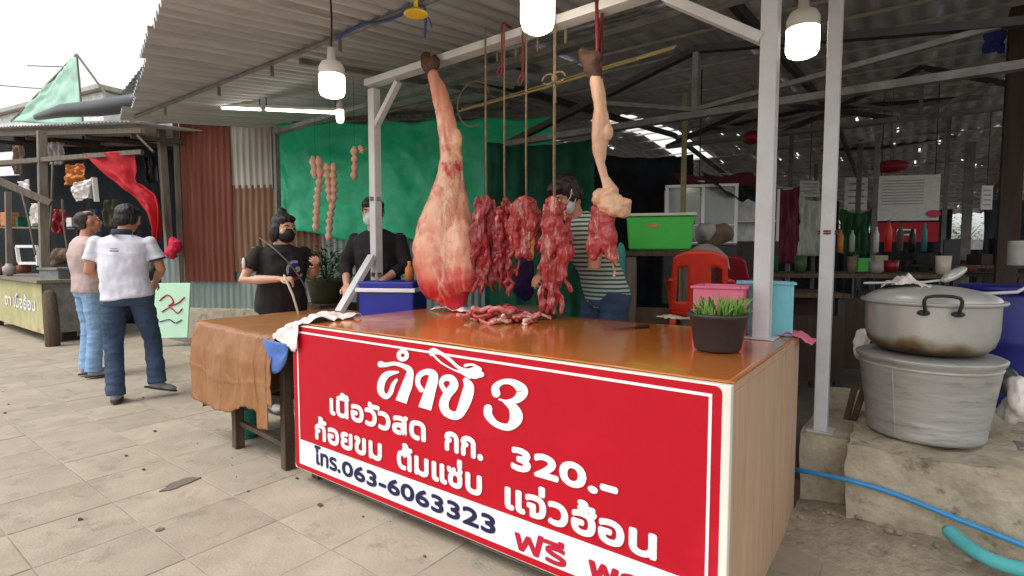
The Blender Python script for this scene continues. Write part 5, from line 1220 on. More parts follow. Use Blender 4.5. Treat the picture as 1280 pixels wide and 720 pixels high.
b = MB(); taper(b, c, (.51, .36), (.51, .36), .022, tz + .247); b.build('lid', m_lidgrey, gc, bevel=.006)
b = MB(); b.box(c + mz @ Vector((-.05, -.163, 0)) + Vector((0, 0, tz + .18)), (.07, .004, .022), mz); b.build('faded_print', m_orange, gc)
b = MB(); b.box(c + mz @ Vector((.242, 0, 0)) + Vector((0, 0, tz + .2)), (.012, .14, .03), mz); b.build('grip', m_dgreen, gc, bevel=.003)
lump('clear_box', 'dull grey plastic tub tucked beside the green crate', 'tub', spot(880, 292, d=4.5), (.08, .1, .11), m_grpl, 21, .008, n=4)
lump('brown_sack', 'brown sack slumped on the stool behind the red chair', 'sack', spot(893, 296, d=4.9), (.15, .12, .13), m_brown, 23, .02)
lump('cardboard', 'pale tan paper bag standing under the small table', 'bag', Vector((ck.x + .02, ck.y - .06, .53)), (.12, .08, .14), m_tan, 25, .01)
lump('teal_cloth', 'teal cloth hanging beside the small wooden table', 'cloth', spot(772, 350, d=4.0), (.07, .07, .26), m_teal, 27, .015)
def plastic_chair(c, yaw, mat, label, name='plastic_chair', slots=True):
    t = thing(name, label, 'chair', c, None, yaw)
    b = MB(); b.loft([((0, 0, .425), .2, .2), ((0, 0, .45), .215, .215), ((0, 0, .455), .2, .2)], 28, p=4); b.build('seat', mat, t, local=True, smooth=False, bevel=.003)
    b = MB()
    def bk(a, e):                                     # back shell, faces -y
        x = (a - .5) * (.40 - .05 * e); z = .45 + e * .44 - .05 * (abs(2 * a - 1) ** 3) * e
        return Vector((x, .19 + .10 * e - .05 * (1 - (2 * a - 1) ** 2) * -1 - .05, z))
    NU, NV = 20, 16; V = [bk(i / NU, j / NV) for j in range(NV + 1) for i in range(NU + 1)]; F = []
    for j in range(NV):
        for i in range(NU):
            a, e = (i + .5) / NU, (j + .5) / NV
            if slots and .2 < e < .72 and (.12 < a < .30 or .70 < a < .88): continue
            F.append((j * (NU + 1) + i, j * (NU + 1) + i + 1, (j + 1) * (NU + 1) + i + 1, (j + 1) * (NU + 1) + i))
    b.add(V, F); b.build('backrest', mat, t, local=True, smooth=True, solid=.012)
    for sx in (-1, 1):
        for sy in (-1, 1): b = MB(); b.bar((sx * .17, sy * .17, .43), (sx * .21, sy * .21, 0), .045, .045); b.build('leg', mat, t, local=True, bevel=.006)
        b = MB(); b.tube(crom([(sx * .19, .20, .68), (sx * .23, .02, .66), (sx * .22, -.17, .63), (sx * .2, -.19, .44)], 4), (.018), 8); b.build('arm', mat, t, local=True, smooth=True)
    return t
c = spot(878, 400, d=3.95); plastic_chair((c.x - .03, c.y, .43), R(198), m_redpl, 'bright red plastic chair standing behind the counter')
c = spot(884, 330, d=4.3); b = MB(); b.grid(lambda a, e: c + _R * ((a - .5) * .36 + .0) + Vector((0, 0, .11 - .11 * (2 * a - 1) ** 2 + (e - .5) * .1)) + Vector((_F.x, _F.y, 0)) * (.05 * e), 20, 8)
tag(b.build('grey_chair_back', m_grpl, smooth=True, solid=.014), 'grey plastic chair back stacked against the red chair', 'chair')
c = spot(935, 400, d=4.8); plastic_chair((c.x, c.y, .40), R(150), m_dredpl, 'dark red plastic chair half hidden by the white corner post', slots=False)
b = MB(); pp = (2.5, 6.3, .3); rough_box(b, -1.0, 3.4, 3.0, 7.4, -.1, .02, 6, .004)
# blue cooler behind the masked person, plant
cb = spot(492, 372, d=4.25); co_ = thing('blue_cooler', 'royal blue cooler box with white lid edge behind the frame post', 'cooler', (cb.x, cb.y, .55))
m3 = Matrix.Rotation(YAW - R(8), 3, 'Z')
zc = 1.3 - (370 - 317) / FPX * 4.25; b = MB(); b.box((cb.x, cb.y, zc - .17), (.44, .34, .42), m3); b.build('cooler_body', m_blue, co_, bevel=.015)
b = MB(); b.box((cb.x, cb.y, zc + .055), (.47, .37, .03), m3); b.build('lid_edge', m_letter, co_, bevel=.005); b = MB(); b.box((cb.x, cb.y, zc + .095), (.44, .34, .05), m3); b.build('lid', m_blue, co_, bevel=.012)
b = MB(); b.box((cb.x, cb.y, (zc - .4) / 2), (.5, .34, zc - .39), m3); tag(b.build('cooler_stand', m_wood), 'wooden stand underneath the blue cooler', 'stand')
def bottle(u, v, d, h, r, mat, label):
    c = spot(u, v, d=d); b = MB(); b.lathe(c, [(0, 0), (r, 0), (r, h * .62), (r * .4, h * .8), (r * .4, h), (0, h)], 18); tag(b.build('bottle', mat, smooth=True), label, 'bottle')
bottle(512, 352, 4.2, .16, .035, m_orange, 'orange brown bottle standing on the blue cooler')
pt = spot(408, 382, d=5.0); pz = 1.3 - (378 - 317) / FPX * 5.0
pp_ = thing('potted_plant', 'bushy green plant in an olive pot by the tin wall', 'plant', (pt.x, pt.y, pz))
b = MB(); b.lathe((pt.x, pt.y, pz), [(0, 0), (.13, 0), (.17, .19), (.185, .2), (.185, .22), (.16, .22), (.15, .17), (0, .17)], 28); b.build('pot', m_terra, pp_, smooth=True)
b = MB(); b.box((pt.x, pt.y, pz / 2 - .03), (.4, .4, pz + .05)); tag(b.build('crate_stand', m_wood), 'dark wooden stand under the potted plant', 'stand')
rnd = random.Random(31); b = MB()
def leafcard(mb, c, d, L, w):
    d = d.normalized(); s = d.cross(Vector((0, 0, 1)));
    if s.length < .1: s = Vector((1, 0, 0))
    s.normalize(); n_ = s.cross(d); k = L * .18
    mb.add([c, c + d * L * .5 + s * w - n_ * k * .3, c + d * L - n_ * k, c + d * L * .5 - s * w - n_ * k * .3, c + d * L * .5 + n_ * k * .2], [(0, 1, 4), (1, 2, 4), (2, 3, 4), (3, 0, 4)])
for k in range(420):
    a = rnd.uniform(0, 6.28); r = .22 * math.sqrt(rnd.random()); c = Vector((pt.x + r * math.cos(a), pt.y + r * math.sin(a), pz + .2 + rnd.random() * .30 * (1.2 - r * 2.5)))
    leafcard(b, c, Vector((math.cos(a) + rnd.uniform(-.6, .6), math.sin(a) + rnd.uniform(-.6, .6), rnd.uniform(-.2, .9))), rnd.uniform(.05, .11), rnd.uniform(.008, .017))
o = b.build('foliage', m_leaf, pp_); b = MB()
for k in range(9):
    a = rnd.uniform(0, 6.28); b.tube([(pt.x, pt.y, pz + .16), (pt.x + .06 * math.cos(a), pt.y + .06 * math.sin(a), pz + .32), (pt.x + .15 * math.cos(a), pt.y + .15 * math.sin(a), pz + .46)], [.008, .006, .003], 5)
b.build('stem', m_leaf, pp_, smooth=True)
# purple bag behind the fatty strip
lump('purple_bag', 'dark purple bag behind the short fatty beef slab', 'bag', spot(655, 345, d=3.95), (.10, .08, .17), M('dark purple cloth', S(48, 30, 96), .6, bump=.2), 41, .015)
# ------------------------------------------------------------------ stalls further back at the right
cab = thing('display_cabinet', 'white framed glass display cabinet behind the red chair', 'cabinet', tuple(spot(905, 317, d=6.2)))
c = spot(892, 268, d=6.2); fx = Matrix.Rotation(R(24), 3, 'Z')
def cbx(o_, d): b = MB(); b.box(c + fx @ Vector(o_), d, fx); return b
for x in (-.52, -.12, .24): cbx((x, 0, 0), (.035, .035, .66)).build('upright', m_letter, cab)
for z in (-.33, .33): cbx((-.14, 0, z), (.80, .036, .03)).build('rail', m_letter, cab)
cbx((-.14, .0, -.12), (.76, .02, .012)).build('shelf', m_letter, cab)
for x in (-.32, .06): cbx((x, 0, 0), (.34, .006, .62)).build('pane', m_glass, cab)
cbx((-.14, .35, 0), (.78, .02, .64)).build('back', m_pale, cab); cbx((-.14, .18, -.34), (.8, .4, .02)).build('cabinet_floor', m_gray_steel, cab); cbx((-.14, .18, -.70), (.8, .4, .68)).build('cabinet_base', m_dark_steel, cab)
q = random.Random(5); b = MB()
for k in range(16): b.ell(c + fx @ Vector((q.uniform(-.45, .18), .16, q.uniform(-.3, -.2))), (.05, .05, .05), 8)
tag(b.build('produce', m_leaf, smooth=True), 'greens heaped inside the display cabinet', 'produce', kind='stuff')
cb2 = thing('glass_showcase', 'second glass showcase with pale back to the right of the white framed cabinet', 'cabinet', tuple(spot(935, 300, d=6.8)))
c2 = spot(940, 272, d=6.8)
for x in (-.25, .3): b = MB(); b.box(c2 + fx @ Vector((x, 0, 0)), (.03, .03, .7), fx); b.build('upright', m_letter, cb2)
b = MB(); b.box(c2 + fx @ Vector((0, .2, 0)), (.56, .02, .6), fx); b.build('back', m_pale, cb2); b = MB(); b.box(c2 + fx @ Vector((0, .1, -.7)), (.6, .4, .8), fx); b.build('showcase_base', m_dark_steel, cb2)
b = MB(); b.box(c2 + fx @ Vector((0, .1, -.05)), (.56, .3, .015), fx); b.build('shelf', m_letter, cb2)
def awning(u0, v0, u1, v1, d0, d1, drop, mat, label, name='awning', cat='awning', sag=.1):
    A, B = spot(u0, v0, d=d0), spot(u1, v1, d=d1); fw = Vector((_F.x, _F.y, 0)).normalized()
    b = MB(); b.grid(lambda a, e: A + (B - A) * a + fw * (e * .5) + Vector((0, 0, -drop * (1 - e) - sag * math.sin(a * math.pi) * (1 - e * .5) + .03 * fbm((a * 4, e * 2, u0), 1.3) + .02 * math.sin(a * 22) * (1 - e))), 50, 16)
    return tag(b.build(name, mat, smooth=True, solid=.008), label, cat)
awning(856, 208, 960, 208, 6.4, 6.9, .26, m_magenta, 'magenta awning draped over the display cabinet')
awning(896, 208, 958, 224, 5.9, 6.3, .20, m_dnavy, 'dark cloth sagging in front of the magenta awning')
net('magenta_curtain', 962, 996, 232, 330, 7.2, 7.4, m_magenta, 'magenta curtain hanging between the white posts', cat='curtain')
net('pale_tarp', 996, 1036, 246, 320, 8.2, 8.4, m_lidgrey, 'pale tarp sheet hanging behind the white posts', cat='tarp')
net('green_curtain', 1050, 1086, 262, 318, 9.2, 9.4, M('dull green cloth', S(54, 104, 62), .8, bump=.2), 'green curtain beside the menu board', cat='curtain')
awning(915, 152 + 58, 1045, 238, 8.5, 8.8, .10, m_pale, 'white awning edge crossing behind the white posts', sag=.03)
for k, (u, v, d, lab) in enumerate(((940, 172, 7.8, 'crimson paper lantern under the hall roof near the corner post'), (1113, 208, 8.6, 'crimson cap over the menu board corner'))):
    c = spot(u, v, d=d); b = MB(); b.ell(c, (.14 + .12 * k, .12, .1), 14); b.tube([c + Vector((0, 0, .09)), (c.x, c.y, hz(0, c.y) - .05)], .006, 5); tag(b.build('lantern', m_dredpl, smooth=True), lab, 'lantern')
mb_ = thing('menu_board', 'white menu board with red band below, hung across the hall', 'board', tuple(spot(1130, 260, d=8.4)))
A, B = spot(1094, 252, d=8.5), spot(1174, 248, d=8.3); mid = (A + B) / 2; dxy = (B - A); ln = dxy.length; ang = math.atan2(dxy.y, dxy.x); mr_ = Matrix.Rotation(ang, 3, 'Z')
b = MB(); b.box(mid + Vector((0, 0, .03)), (ln, .03, .70), mr_); b.build('menu_panel', m_menu, mb_)
b = MB(); b.box(mid + mr_ @ Vector((-.02, -.01, -.50)), (ln * 1.05, .03, .30), mr_); b.build('red_band', m_red, mb_)
b = MB()
for k in range(9): b.box(mid + mr_ @ Vector((-.07, -.018, .30 - k * .045)), (ln * .66, .004, .012), mr_)
b.build('printed_line', M('grey menu print', S(150, 146, 144), .6, bump=0), mb_)
b = MB(); b.box(mid + mr_ @ Vector((.0, -.028, -.50)), (.26, .006, .10), mr_); b.build('white_emblem', m_letter, mb_, bevel=.002); b = MB(); b.box(mid + mr_ @ Vector((.0, -.033, -.50)), (.14, .006, .05), mr_); b.build('dark_emblem', m_dark_steel, mb_)
b = MB(); b.lathe((0, 0, 0), [(.0, 0), (.1, 0), (.1, .01), (0, .01)], 14)
b.V = [mid + mr_ @ Vector((.36 + v.x, -.02 - v.z, -.22 + v.y * .6)) for v in b.V]; b.build('red_print', m_crimson, mb_)
for s in (-1, 1): b = MB(); q = mid + mr_ @ Vector((s * ln * .42, 0, .37)); b.bar(q, (q.x, q.y, hz(0, q.y) - .04), .014); b.build('hanger', m_dark_steel, mb_)
# tables in the dark middle ground
def dark_table(u, v, d, w, dep, hgt, label, mat=m_wood, cat='table', name='market_table'):
    c = spot(u, v, d=d); t = thing(name, label, cat, (c.x, c.y, -.06)); m = Matrix.Rotation(YAW - R(10), 3, 'Z'); z = -.06
    b = MB(); b.box((c.x, c.y, z + hgt - .02), (w, dep, .04), m); b.build('tabletop', mat, t, bevel=.004)
    for sx in (-1, 1):
        for sy in (-1, 1): b = MB(); b.box(Vector((c.x, c.y, z + (hgt - .04) / 2)) + m @ Vector((sx * (w / 2 - .06), sy * (dep / 2 - .06), 0)), (.06, .06, hgt - .04), m); b.build('leg', m_dark_steel, t)
    b = MB(); b.box(Vector((c.x, c.y, z + hgt * .5)) + m @ Vector((0, -dep / 2 + .02, 0)), (w - .1, .02, hgt * .6), m); b.build('front_board', m_brownpost, t)
    return c, m, z + hgt
c, m, z = dark_table(1060, 360, 5.6, 1.7, .8, 1.16, 'long dark table in the shade behind the white posts')
q = random.Random(17)
for k in range(7):
    p = c + m @ Vector((-.75 + k * .25, q.uniform(-.25, .25), 0)); p.z = z; bb = MB(); h_ = q.uniform(.08, .2); r_ = q.uniform(.03, .06); bb.lathe(p, [(0, 0), (r_, 0), (r_ * 1.15, h_), (r_ * 1.05, h_), (0, h_ * .9)], 16)
    col = ('dark green', 'olive', 'black', 'brown', 'grey', 'dark red', 'pale')[k]
    tag(bb.build('jar', (m_dgreen, m_leaf, m_black, m_brown, m_grpl, m_dredpl, m_tan)[k], smooth=True), '%s jar on the long dark table behind the posts' % col, 'jar', 'jars on the dark table')
c, m, z = dark_table(1150, 340, 7.4, 2.0, .9, 1.10, 'dark stall table under the menu board')
for k in range(6):
    p = c + m @ Vector((-.8 + k * .3, q.uniform(-.25, .25), 0)); p.z = z; bb = MB(); h_ = q.uniform(.1, .24); bb.box(p + Vector((0, 0, h_ / 2)), (.16, .14, h_), m)
    tag(bb.build('goods_box', (m_green, m_tan, m_black, m_leaf, m_lidgrey, m_dredpl)[k], bevel=.006), '%s box of goods on the stall table under the menu board' % ('green', 'beige', 'black', 'olive', 'pale grey', 'dark red')[k], 'box', 'boxes on the stall table')
c, m, z = dark_table(980, 350, 5.2, .9, .7, 1.0, 'dark table squeezed behind the white corner post')
c, m, z = dark_table(1222, 330, 6.8, 1.2, .8, 1.22, 'dark table of stacked goods before the bright opening')
for k in range(5):
    p = c + m @ Vector((-.45 + k * .22, q.uniform(-.2, .2), 0)); p.z = z; h_ = q.uniform(.12, .34); bb = MB(); bb.box(p + Vector((0, 0, h_ / 2)), (.17, .2, h_), Matrix.Rotation(q.uniform(0, 1), 3, 'Z'))
    tag(bb.build('dark_crate', (m_black, m_charcoal, m_brownpost, m_dnavy, m_dark_steel)[k], bevel=.006), '%s crate stacked on the table before the bright opening' % ('black', 'charcoal', 'dark brown', 'dark navy', 'steel grey')[k], 'crate', 'crates before the bright opening')
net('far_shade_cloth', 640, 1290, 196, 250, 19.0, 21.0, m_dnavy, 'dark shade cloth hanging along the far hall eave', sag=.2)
net('far_shade_filler', 560, 1046, 250, 440, 15.0, 15.5, m_dnavy, 'dark sheet added for the shade at the far end of the hall', sag=.02)  # added dark sheets cover the bright gap and stand for deep shade
net('far_shade_filler', 1086, 1186, 262, 440, 14.0, 14.0, m_dnavy, 'dark sheet added for the shade behind the menu board', sag=.02)
net('far_shade_filler', 1040, 1090, 300, 440, 13.0, 13.0, m_dnavy, 'low dark sheet added for the shade beneath the greenery between the posts', sag=.0)
net('far_shade_filler', 1226, 1330, 250, 440, 14.0, 14.0, m_dnavy, 'dark sheet added for the shade behind the timber post', sag=.02)
net('far_shade_filler', 1180, 1232, 312, 440, 13.0, 13.0, m_dnavy, 'low dark sheet added for the shade under the bright opening', sag=.0)
net('far_pale_wall', 1176, 1300, 300, 326, 17.0, 17.0, m_pale, 'pale sheet standing beyond the bright opening', sag=0, cat='sheet')
# more clutter in the shade: bottles, baskets and notices
q = random.Random(404)
cols = (('amber', m_orange), ('clear pale', m_lidgrey), ('dark green', m_dgreen), ('white capped', m_letter), ('red capped', m_redpl), ('brown', m_brown), ('black', m_black), ('teal', m_teal))
for k, (nm, mt) in enumerate(cols):
    c_ = spot(1050 + k * 15, 306 - (k % 3), d=6.9 + .3 * (k % 2)); h_ = q.uniform(.18, .32); r_ = q.uniform(.03, .045); bb = MB(); bb.lathe(c_, [(0, -.1), (r_, -.1), (r_, h_ * .6), (r_ * .45, h_ * .78), (r_ * .45, h_), (0, h_)], 14)
    tag(bb.build('bottle', mt, smooth=True), nm + ' bottle in the row below the menu board', 'bottle', 'bottles below the menu board')
for k, (u0, v0, u1, v1, d_, mt, nm) in enumerate(((1000, 226, 1024, 246, 10.5, m_pale, 'small pale notice board beside the slim post'), (1056, 222, 1084, 262, 12.4, m_pale, 'pale notice board in front of the greenery'), (1226, 232, 1240, 262, 9.5, m_menu, 'narrow pale notice by the timber post'), (868, 226, 880, 262, 6.9, m_menu, 'pale notice left of the display cabinet'))):
    A, B = spot(u0, v1, d=d_), spot(u1, v0, d=d_); mid = (A + B) / 2; w_ = (B - A).dot(_R); h_ = abs(B.z - A.z); bb = MB(); bb.box(mid, (w_, .03, h_), Matrix.Rotation(YAW, 3, 'Z'))
    t_ = thing('notice_board', nm, 'board', tuple(mid)); bb.build('panel', mt, t_, bevel=.004); bb = MB()
    for j_ in range(4): bb.box(mid + Matrix.Rotation(YAW, 3, 'Z') @ Vector((0, -.018, h_ * (.3 - j_ * .2))), (w_ * .7, .004, h_ * .05), Matrix.Rotation(YAW, 3, 'Z'))
    bb.build('printed_line', M('grey menu print', S(150, 146, 144), .6, bump=0), t_); bb = MB(); bb.bar(mid + Vector((0, 0, h_ / 2)), (mid.x, mid.y, hz(0, mid.y) - .05), .012); bb.build('hanger', m_dark_steel, t_)
# trees past the far end
def tree(x, y, h, r, seed, label):
    q = random.Random(seed); t = thing('tree', label, 'tree', (x, y, -.06), 'trees beyond the hall')
    b = MB(); b.tube([(x, y, -.06), (x + .1, y, h * .3), (x, y + .1, h * .6), (x + .1, y, h * .85)], [.16, .12, .09, .04], 8)
    for k in range(6):
        a = q.uniform(0, 6.28); b.tube([(x, y, h * q.uniform(.35, .6)), (x + r * .5 * math.cos(a), y + r * .5 * math.sin(a), h * .7), (x + r * .8 * math.cos(a), y + r * .8 * math.sin(a), h * q.uniform(.7, .95))], [.05, .035, .015], 6)
    b.build('trunk', m_wood, t, smooth=True); b = MB(); cl = [Vector((x + q.uniform(-1, 1) * r * .8, y + q.uniform(-1, 1) * r * .8, h * q.uniform(.45, 1.0))) for _ in range(26)]
    for k in range(1500):
        c = q.choice(cl); d = Vector((q.gauss(0, 1), q.gauss(0, 1), q.gauss(0, .8))); leafcard(b, c + d * r * .2, Vector((q.uniform(-1, 1), q.uniform(-1, 1), q.uniform(-.6, .4))), q.uniform(.14, .26), q.uniform(.03, .06))
    b.build('crown', m_leaf2, t)
for k, (u, d, h, lab) in enumerate(((1000, 25, 4.6, 'leafy tree seen through the hall left of the slim post'), (1062, 27, 4.2, 'leafy tree seen through the hall right of the slim post'), (1120, 30, 5.2, 'tall leafy tree hidden mostly by the menu board'), (1185, 34, 3.2, 'small leafy tree at the bright opening'))):
    p = spot(u, 317, d=d); tree(p.x, p.y, h, 1.9, 50 + k, lab)
# ------------------------------------------------------------------ stalls on the left
ls = thing('left_stall_counter', 'grey green stall counter with faded printed banner at the left edge', 'counter', (-8.4, .8, 0))
x1 = -7.15; zt = 1.3 - (352 - 317) / FPX * (Vector((x1, .46, 0)) - CAM).dot(_F)
b = MB(); b.box((-8.9, .9, zt / 2 + .06), (3.4, .85, zt - .16)); b.build('counter_body', m_gray_steel, ls, bevel=.004)
b = MB(); b.box((-8.9, .88, zt + .0), (3.55, .98, .045)); b.build('countertop', m_greywood, ls, bevel=.004)
b = MB(); b.box((-8.9, .46, zt / 2 + .05), (3.40, .012, zt - .18)); b.build('printed_banner', m_banner, ls)
for x in (-10.5, -7.3):
    b = MB(); b.box((x, .55, .06), (.1, .1, .12)); b.build('leg', m_wood, ls)
def stall_text(txt, x0, x1, z, h, mat):
    c = bpy.data.curves.new('t', 'FONT'); c.body = txt; o = bpy.data.objects.new('t', c); COL.objects.link(o)
    dg = bpy.context.evaluated_depsgraph_get(); me = bpy.data.meshes.new_from_object(o.evaluated_get(dg)); V = [v.co.copy() for v in me.vertices]; F = [tuple(p.vertices) for p in me.polygons]
    bpy.data.objects.remove(o); bpy.data.curves.remove(c); a, e = min(v.x for v in V), max(v.x for v in V); b = MB()
    for k, (dx, dz) in enumerate(((0, 0), (.008, 0), (-.008, 0), (0, .008), (0, -.008), (.006, .006))): b.add([(x0 + (v.x - a) / (e - a) * (x1 - x0) + dx, .451 - .0008 * k, z + v.y * h + dz) for v in V], F)
    b.build('lettering', mat, ls)
stall_text('ตา', -9.4, -9.0, zt * .50, .26, m_letter); stall_text('เนื้อย้อน', -8.8, -7.55, zt * .50, .26, m_letter)
def lw(name, u0, v0, u1, v1, d0, d1, w, mat, label, cat='pole', group=None, t_=None):
    b = MB(); b.bar(spot(u0, v0, d=d0), spot(u1, v1, d=d1), w, t_ or w); return tag(b.build(name, mat, bevel=.003), label, cat, group)
p = spot(66, 432, z=0); b = MB(); b.tube([p, p + Vector((.02, 0, .3)), p + Vector((-.12, .02, .72))], [.085, .09, .075], 10); tag(b.build('log_stump', m_wood, smooth=True), 'thick dark log standing at the corner of the left counter', 'log')
gb = thing('grey_bin', 'open grey metal box beside the left counter', 'box', tuple(spot(78, 360, d=8.2))); c = spot(80, 357, d=8.2); m0 = Matrix.Rotation(R(18), 3, 'Z')
b = MB(); b.box(c, (.42, .4, .5), m0); b.build('bin_body', M('dull grey plastic', S(112, 116, 116), .6, bump=.1), gb, bevel=.01); b = MB(); b.box(c + Vector((0, 0, .26)), (.46, .44, .03), m0); b.build('bin_rim', m_gray_steel, gb, bevel=.004); b = MB(); b.box(c - Vector((0, 0, .55)), (.4, .36, .58), m0); b.build('bin_stand', m_dark_steel, gb)
b = MB(); b.box(spot(92, 402, d=8.4), (.06, .6, .40), m0 @ Matrix.Rotation(R(70), 3, 'Z')); tag(b.build('leaning_sheet', m_pale if False else M('light grey panel', S(168, 170, 168), .6, bump=.05), bevel=.006), 'light grey panel leaning low behind the standing men', 'panel')
# roof of the left stalls
lr = thing('left_stall_roof', 'low dark roof over the left stalls with a pale front edge', 'roof', tuple(spot(80, 155, d=9)))
A, B = spot(-60, 163, d=10.5), spot(178, 155, d=8.0); bk_ = Vector((.35, 3.2, .0))
def fpl(a, e): return A + (B - A) * a + bk_ * e
N = 6
for k in range(N):
    b = MB(); p0 = fpl(k / N, -.05); p1 = fpl((k + 1.02) / N, -.05); corrugated(b, p0 + Vector((0, 0, .008 * (k % 2))), p1 - p0, bk_ * 1.05 + Vector((0, 0, .10)), .1, .012, 6, 3, .02); b.build('corrugated_sheet', m_roof, lr, smooth=True)
b = MB(); b.bar(A + Vector((0, -.05, .03)), B + Vector((0, -.05, .03)), .03, .05); b.build('pale_edge', m_white_steel, lr)
for f, dz, w in ((.0, -.10, .07), (.35, -.12, .06), (.7, -.1, .06)):
    b = MB(); b.bar(fpl(0, f) + Vector((0, 0, dz)), fpl(1, f) + Vector((0, 0, dz)), w); b.build('purlin', m_greywood, lr)
for a in (.15, .45, .75, .95):
    b = MB(); b.bar(fpl(a, 0) + Vector((0, 0, -.17)), fpl(a, 1) + Vector((0, 0, -.17)), .06); b.build('rafter', m_wood, lr)
b = MB(); p0, p1 = spot(46, 147, d=9.0), spot(172, 130, d=7.8)
b.tube([p0, p0 * .7 + p1 * .3 + Vector((0, 0, .05)), p0 * .35 + p1 * .65 + Vector((0, 0, .03)), p1], [.05, .10, .12, .12], 12)
for i, v in enumerate(b.V): b.V[i] = v + Vector((0, 0, 1)) * .04 * fbm(v, 2.5)
tag(b.build('rolled_tarp', m_charcoal, smooth=True), 'dark rolled tarp lying on the left stall roof', 'tarp')
b = MB(); p0 = spot(150, 118, d=8.6); corrugated(b, p0, spot(180, 80, d=8.2) - p0, Vector((.4, 2.4, .3)), .1, .012, 6, 2); tag(b.build('loose_sheet', m_gray_steel, smooth=True), 'loose grey roofing sheet sticking up at the roof corner', 'sheet')
# green netting gable beyond
gn = thing('green_net_gable', 'pale green netting stretched to a peak beyond the left roof', 'netting', tuple(spot(70, 130, d=13)))
pk, bl, brr = spot(96, 68, d=13), spot(14, 152, d=13.5), spot(104, 158, d=13); b = MB()
def gfn(a, e): q = bl + (brr - bl) * a; r = pk + (bl - pk) * (1 - a) * .12; return q * (1 - e) + (pk * (.4 + .6 * a) + (bl * .5 + pk * .5) * (.6 - .6 * a)) * e + Vector((0, .06 * fbm((a, e, 1), 4), 0))
b.grid(gfn, 24, 24); b.build('net_sheet', m_net, gn, smooth=True, solid=.02)
for a, e in ((pk, brr), (pk, spot(140, 128, d=12.6)), (pk, bl)): b = MB(); b.bar(a, e, .035); b.build('pole', m_greywood, gn)
b = MB(); q0 = spot(-40, 128, d=16); 
b.box(q0 + Vector((0, 3, -1.6)), (7.5, 3, 3.5), Matrix.Rotation(R(10), 3, 'Z')); fb = thing('pale_shed', 'pale shed far behind the left stall roof', 'building', tuple(q0)); b.build('wall', m_pale, fb)
b = MB(); b.box(q0 + Vector((0, 3, .22)), (7.9, 3.4, .12), Matrix.Rotation(R(10), 3, 'Z')); b.build('roof', m_zinc, fb)
for i_, x_ in enumerate((-2.4, .2, 2.4)): b = MB(); b.box(q0 + Matrix.Rotation(R(10), 3, 'Z') @ Vector((x_, 1.48, -.8)) + Vector((0, 0, 0)), (.8, .05, .7), Matrix.Rotation(R(10), 3, 'Z')); b.build('window', m_dark_steel, fb)
b = MB(); b.tube([spot(-20, 105, d=14), spot(40, 110, d=14), spot(92, 112, d=13.4)], .012, 5); b.tube([spot(34, 82, d=13.8), spot(92, 84, d=13.4)], .012, 5)
tag(b.build('overhead_wire', m_blackcord, smooth=True), 'overhead wires crossing the white sky by the netting', 'wire')
# posts, beams and clutter of the left stall
lw('stall_post', 52, 164, 56, 340, 8.4, 8.4, .11, m_greywood, 'weathered wooden post at the left stall with a knob of wire', 'post')
lw('stall_post', 201, 160, 212, 322, 8.6, 8.6, .10, m_greywood, 'grey post leaning slightly next to the tin wall', 'post')
lw('stall_post', 10, 240, 12, 350, 9.2, 9.2, .08, m_greywood, 'thin pale post at the far left of the stall', 'post')
lw('slanted_beam', -6, 224, 64, 254, 8.0, 8.3, .10, m_greywood, 'slanted grey beam jutting from the left edge', 'beam')
lw('cross_beam', 0, 204, 178, 190, 8.4, 8.3, .07, m_greywood, 'long cross beam under the left roof', 'beam')
lw('broken_board', 172, 170, 192, 190, 8.0, 8.1, .16, m_greywood, 'broken pale board hanging under the roof corner', 'board', t_=.03)
lw('white_strut', 118, 222, 121, 252, 8.8, 8.8, .07, m_letter, 'short white upright between the two men and the beam', 'strut', t_=.03)
lw('white_strut', 112, 228, 113, 248, 8.9, 8.9, .05, m_letter, 'thinner white upright beside the short one', 'strut', t_=.03)
for k, (u0, v0, u1, v1, lab) in enumerate(((66, 200, 60, 322, 'crooked thin stick hanging near the wooden post'), (78, 250, 84, 310, 'curved thin stick to the right of the crooked one'), (26, 236, 44, 318, 'slanted thin stick crossing the white frame'))):
    b = MB(); p, q = spot(u0, v0, d=8.7), spot(u1, v1, d=8.7); b.tube([p, (p + q) / 2 + Vector((.06 * (-1) ** k, 0, 0)), q], .016, 6); tag(b.build('stick', m_greywood, smooth=True), lab, 'stick')
wf = thing('square_stand', 'small white square frame standing on the left counter', 'frame', tuple(spot(33, 340, d=8.9)))
for (u0, v0, u1, v1) in ((21, 308, 46, 308), (21, 308, 24, 328), (46, 308, 48, 332), (24, 329, 48, 329)): b = MB(); b.bar(spot(u0, v0, d=8.9), spot(u1, v1, d=8.9), .045); b.build('frame_bar', m_letter, wf)
def sheet4(name, label, cat, c00, c10, c11, c01, mat, amp=.06, seed=0, fold=0, n=26):
    c00, c10, c11, c01 = [Vector(q) for q in (c00, c10, c11, c01)]; nn = (c10 - c00).cross(c01 - c00).normalized()
    def f(a, e):
        q = (c00 * (1 - a) + c10 * a) * (1 - e) + (c01 * (1 - a) + c11 * a) * e
        return q + nn * (amp * fbm((a * 2 + seed, e * 2, seed), 1.6, 4) + fold * math.sin(a * 16 + 3 * e))
    b = MB(); b.grid(f, n, n); return tag(b.build(name, mat, smooth=True, solid=.006), label, cat)
D = 8.3
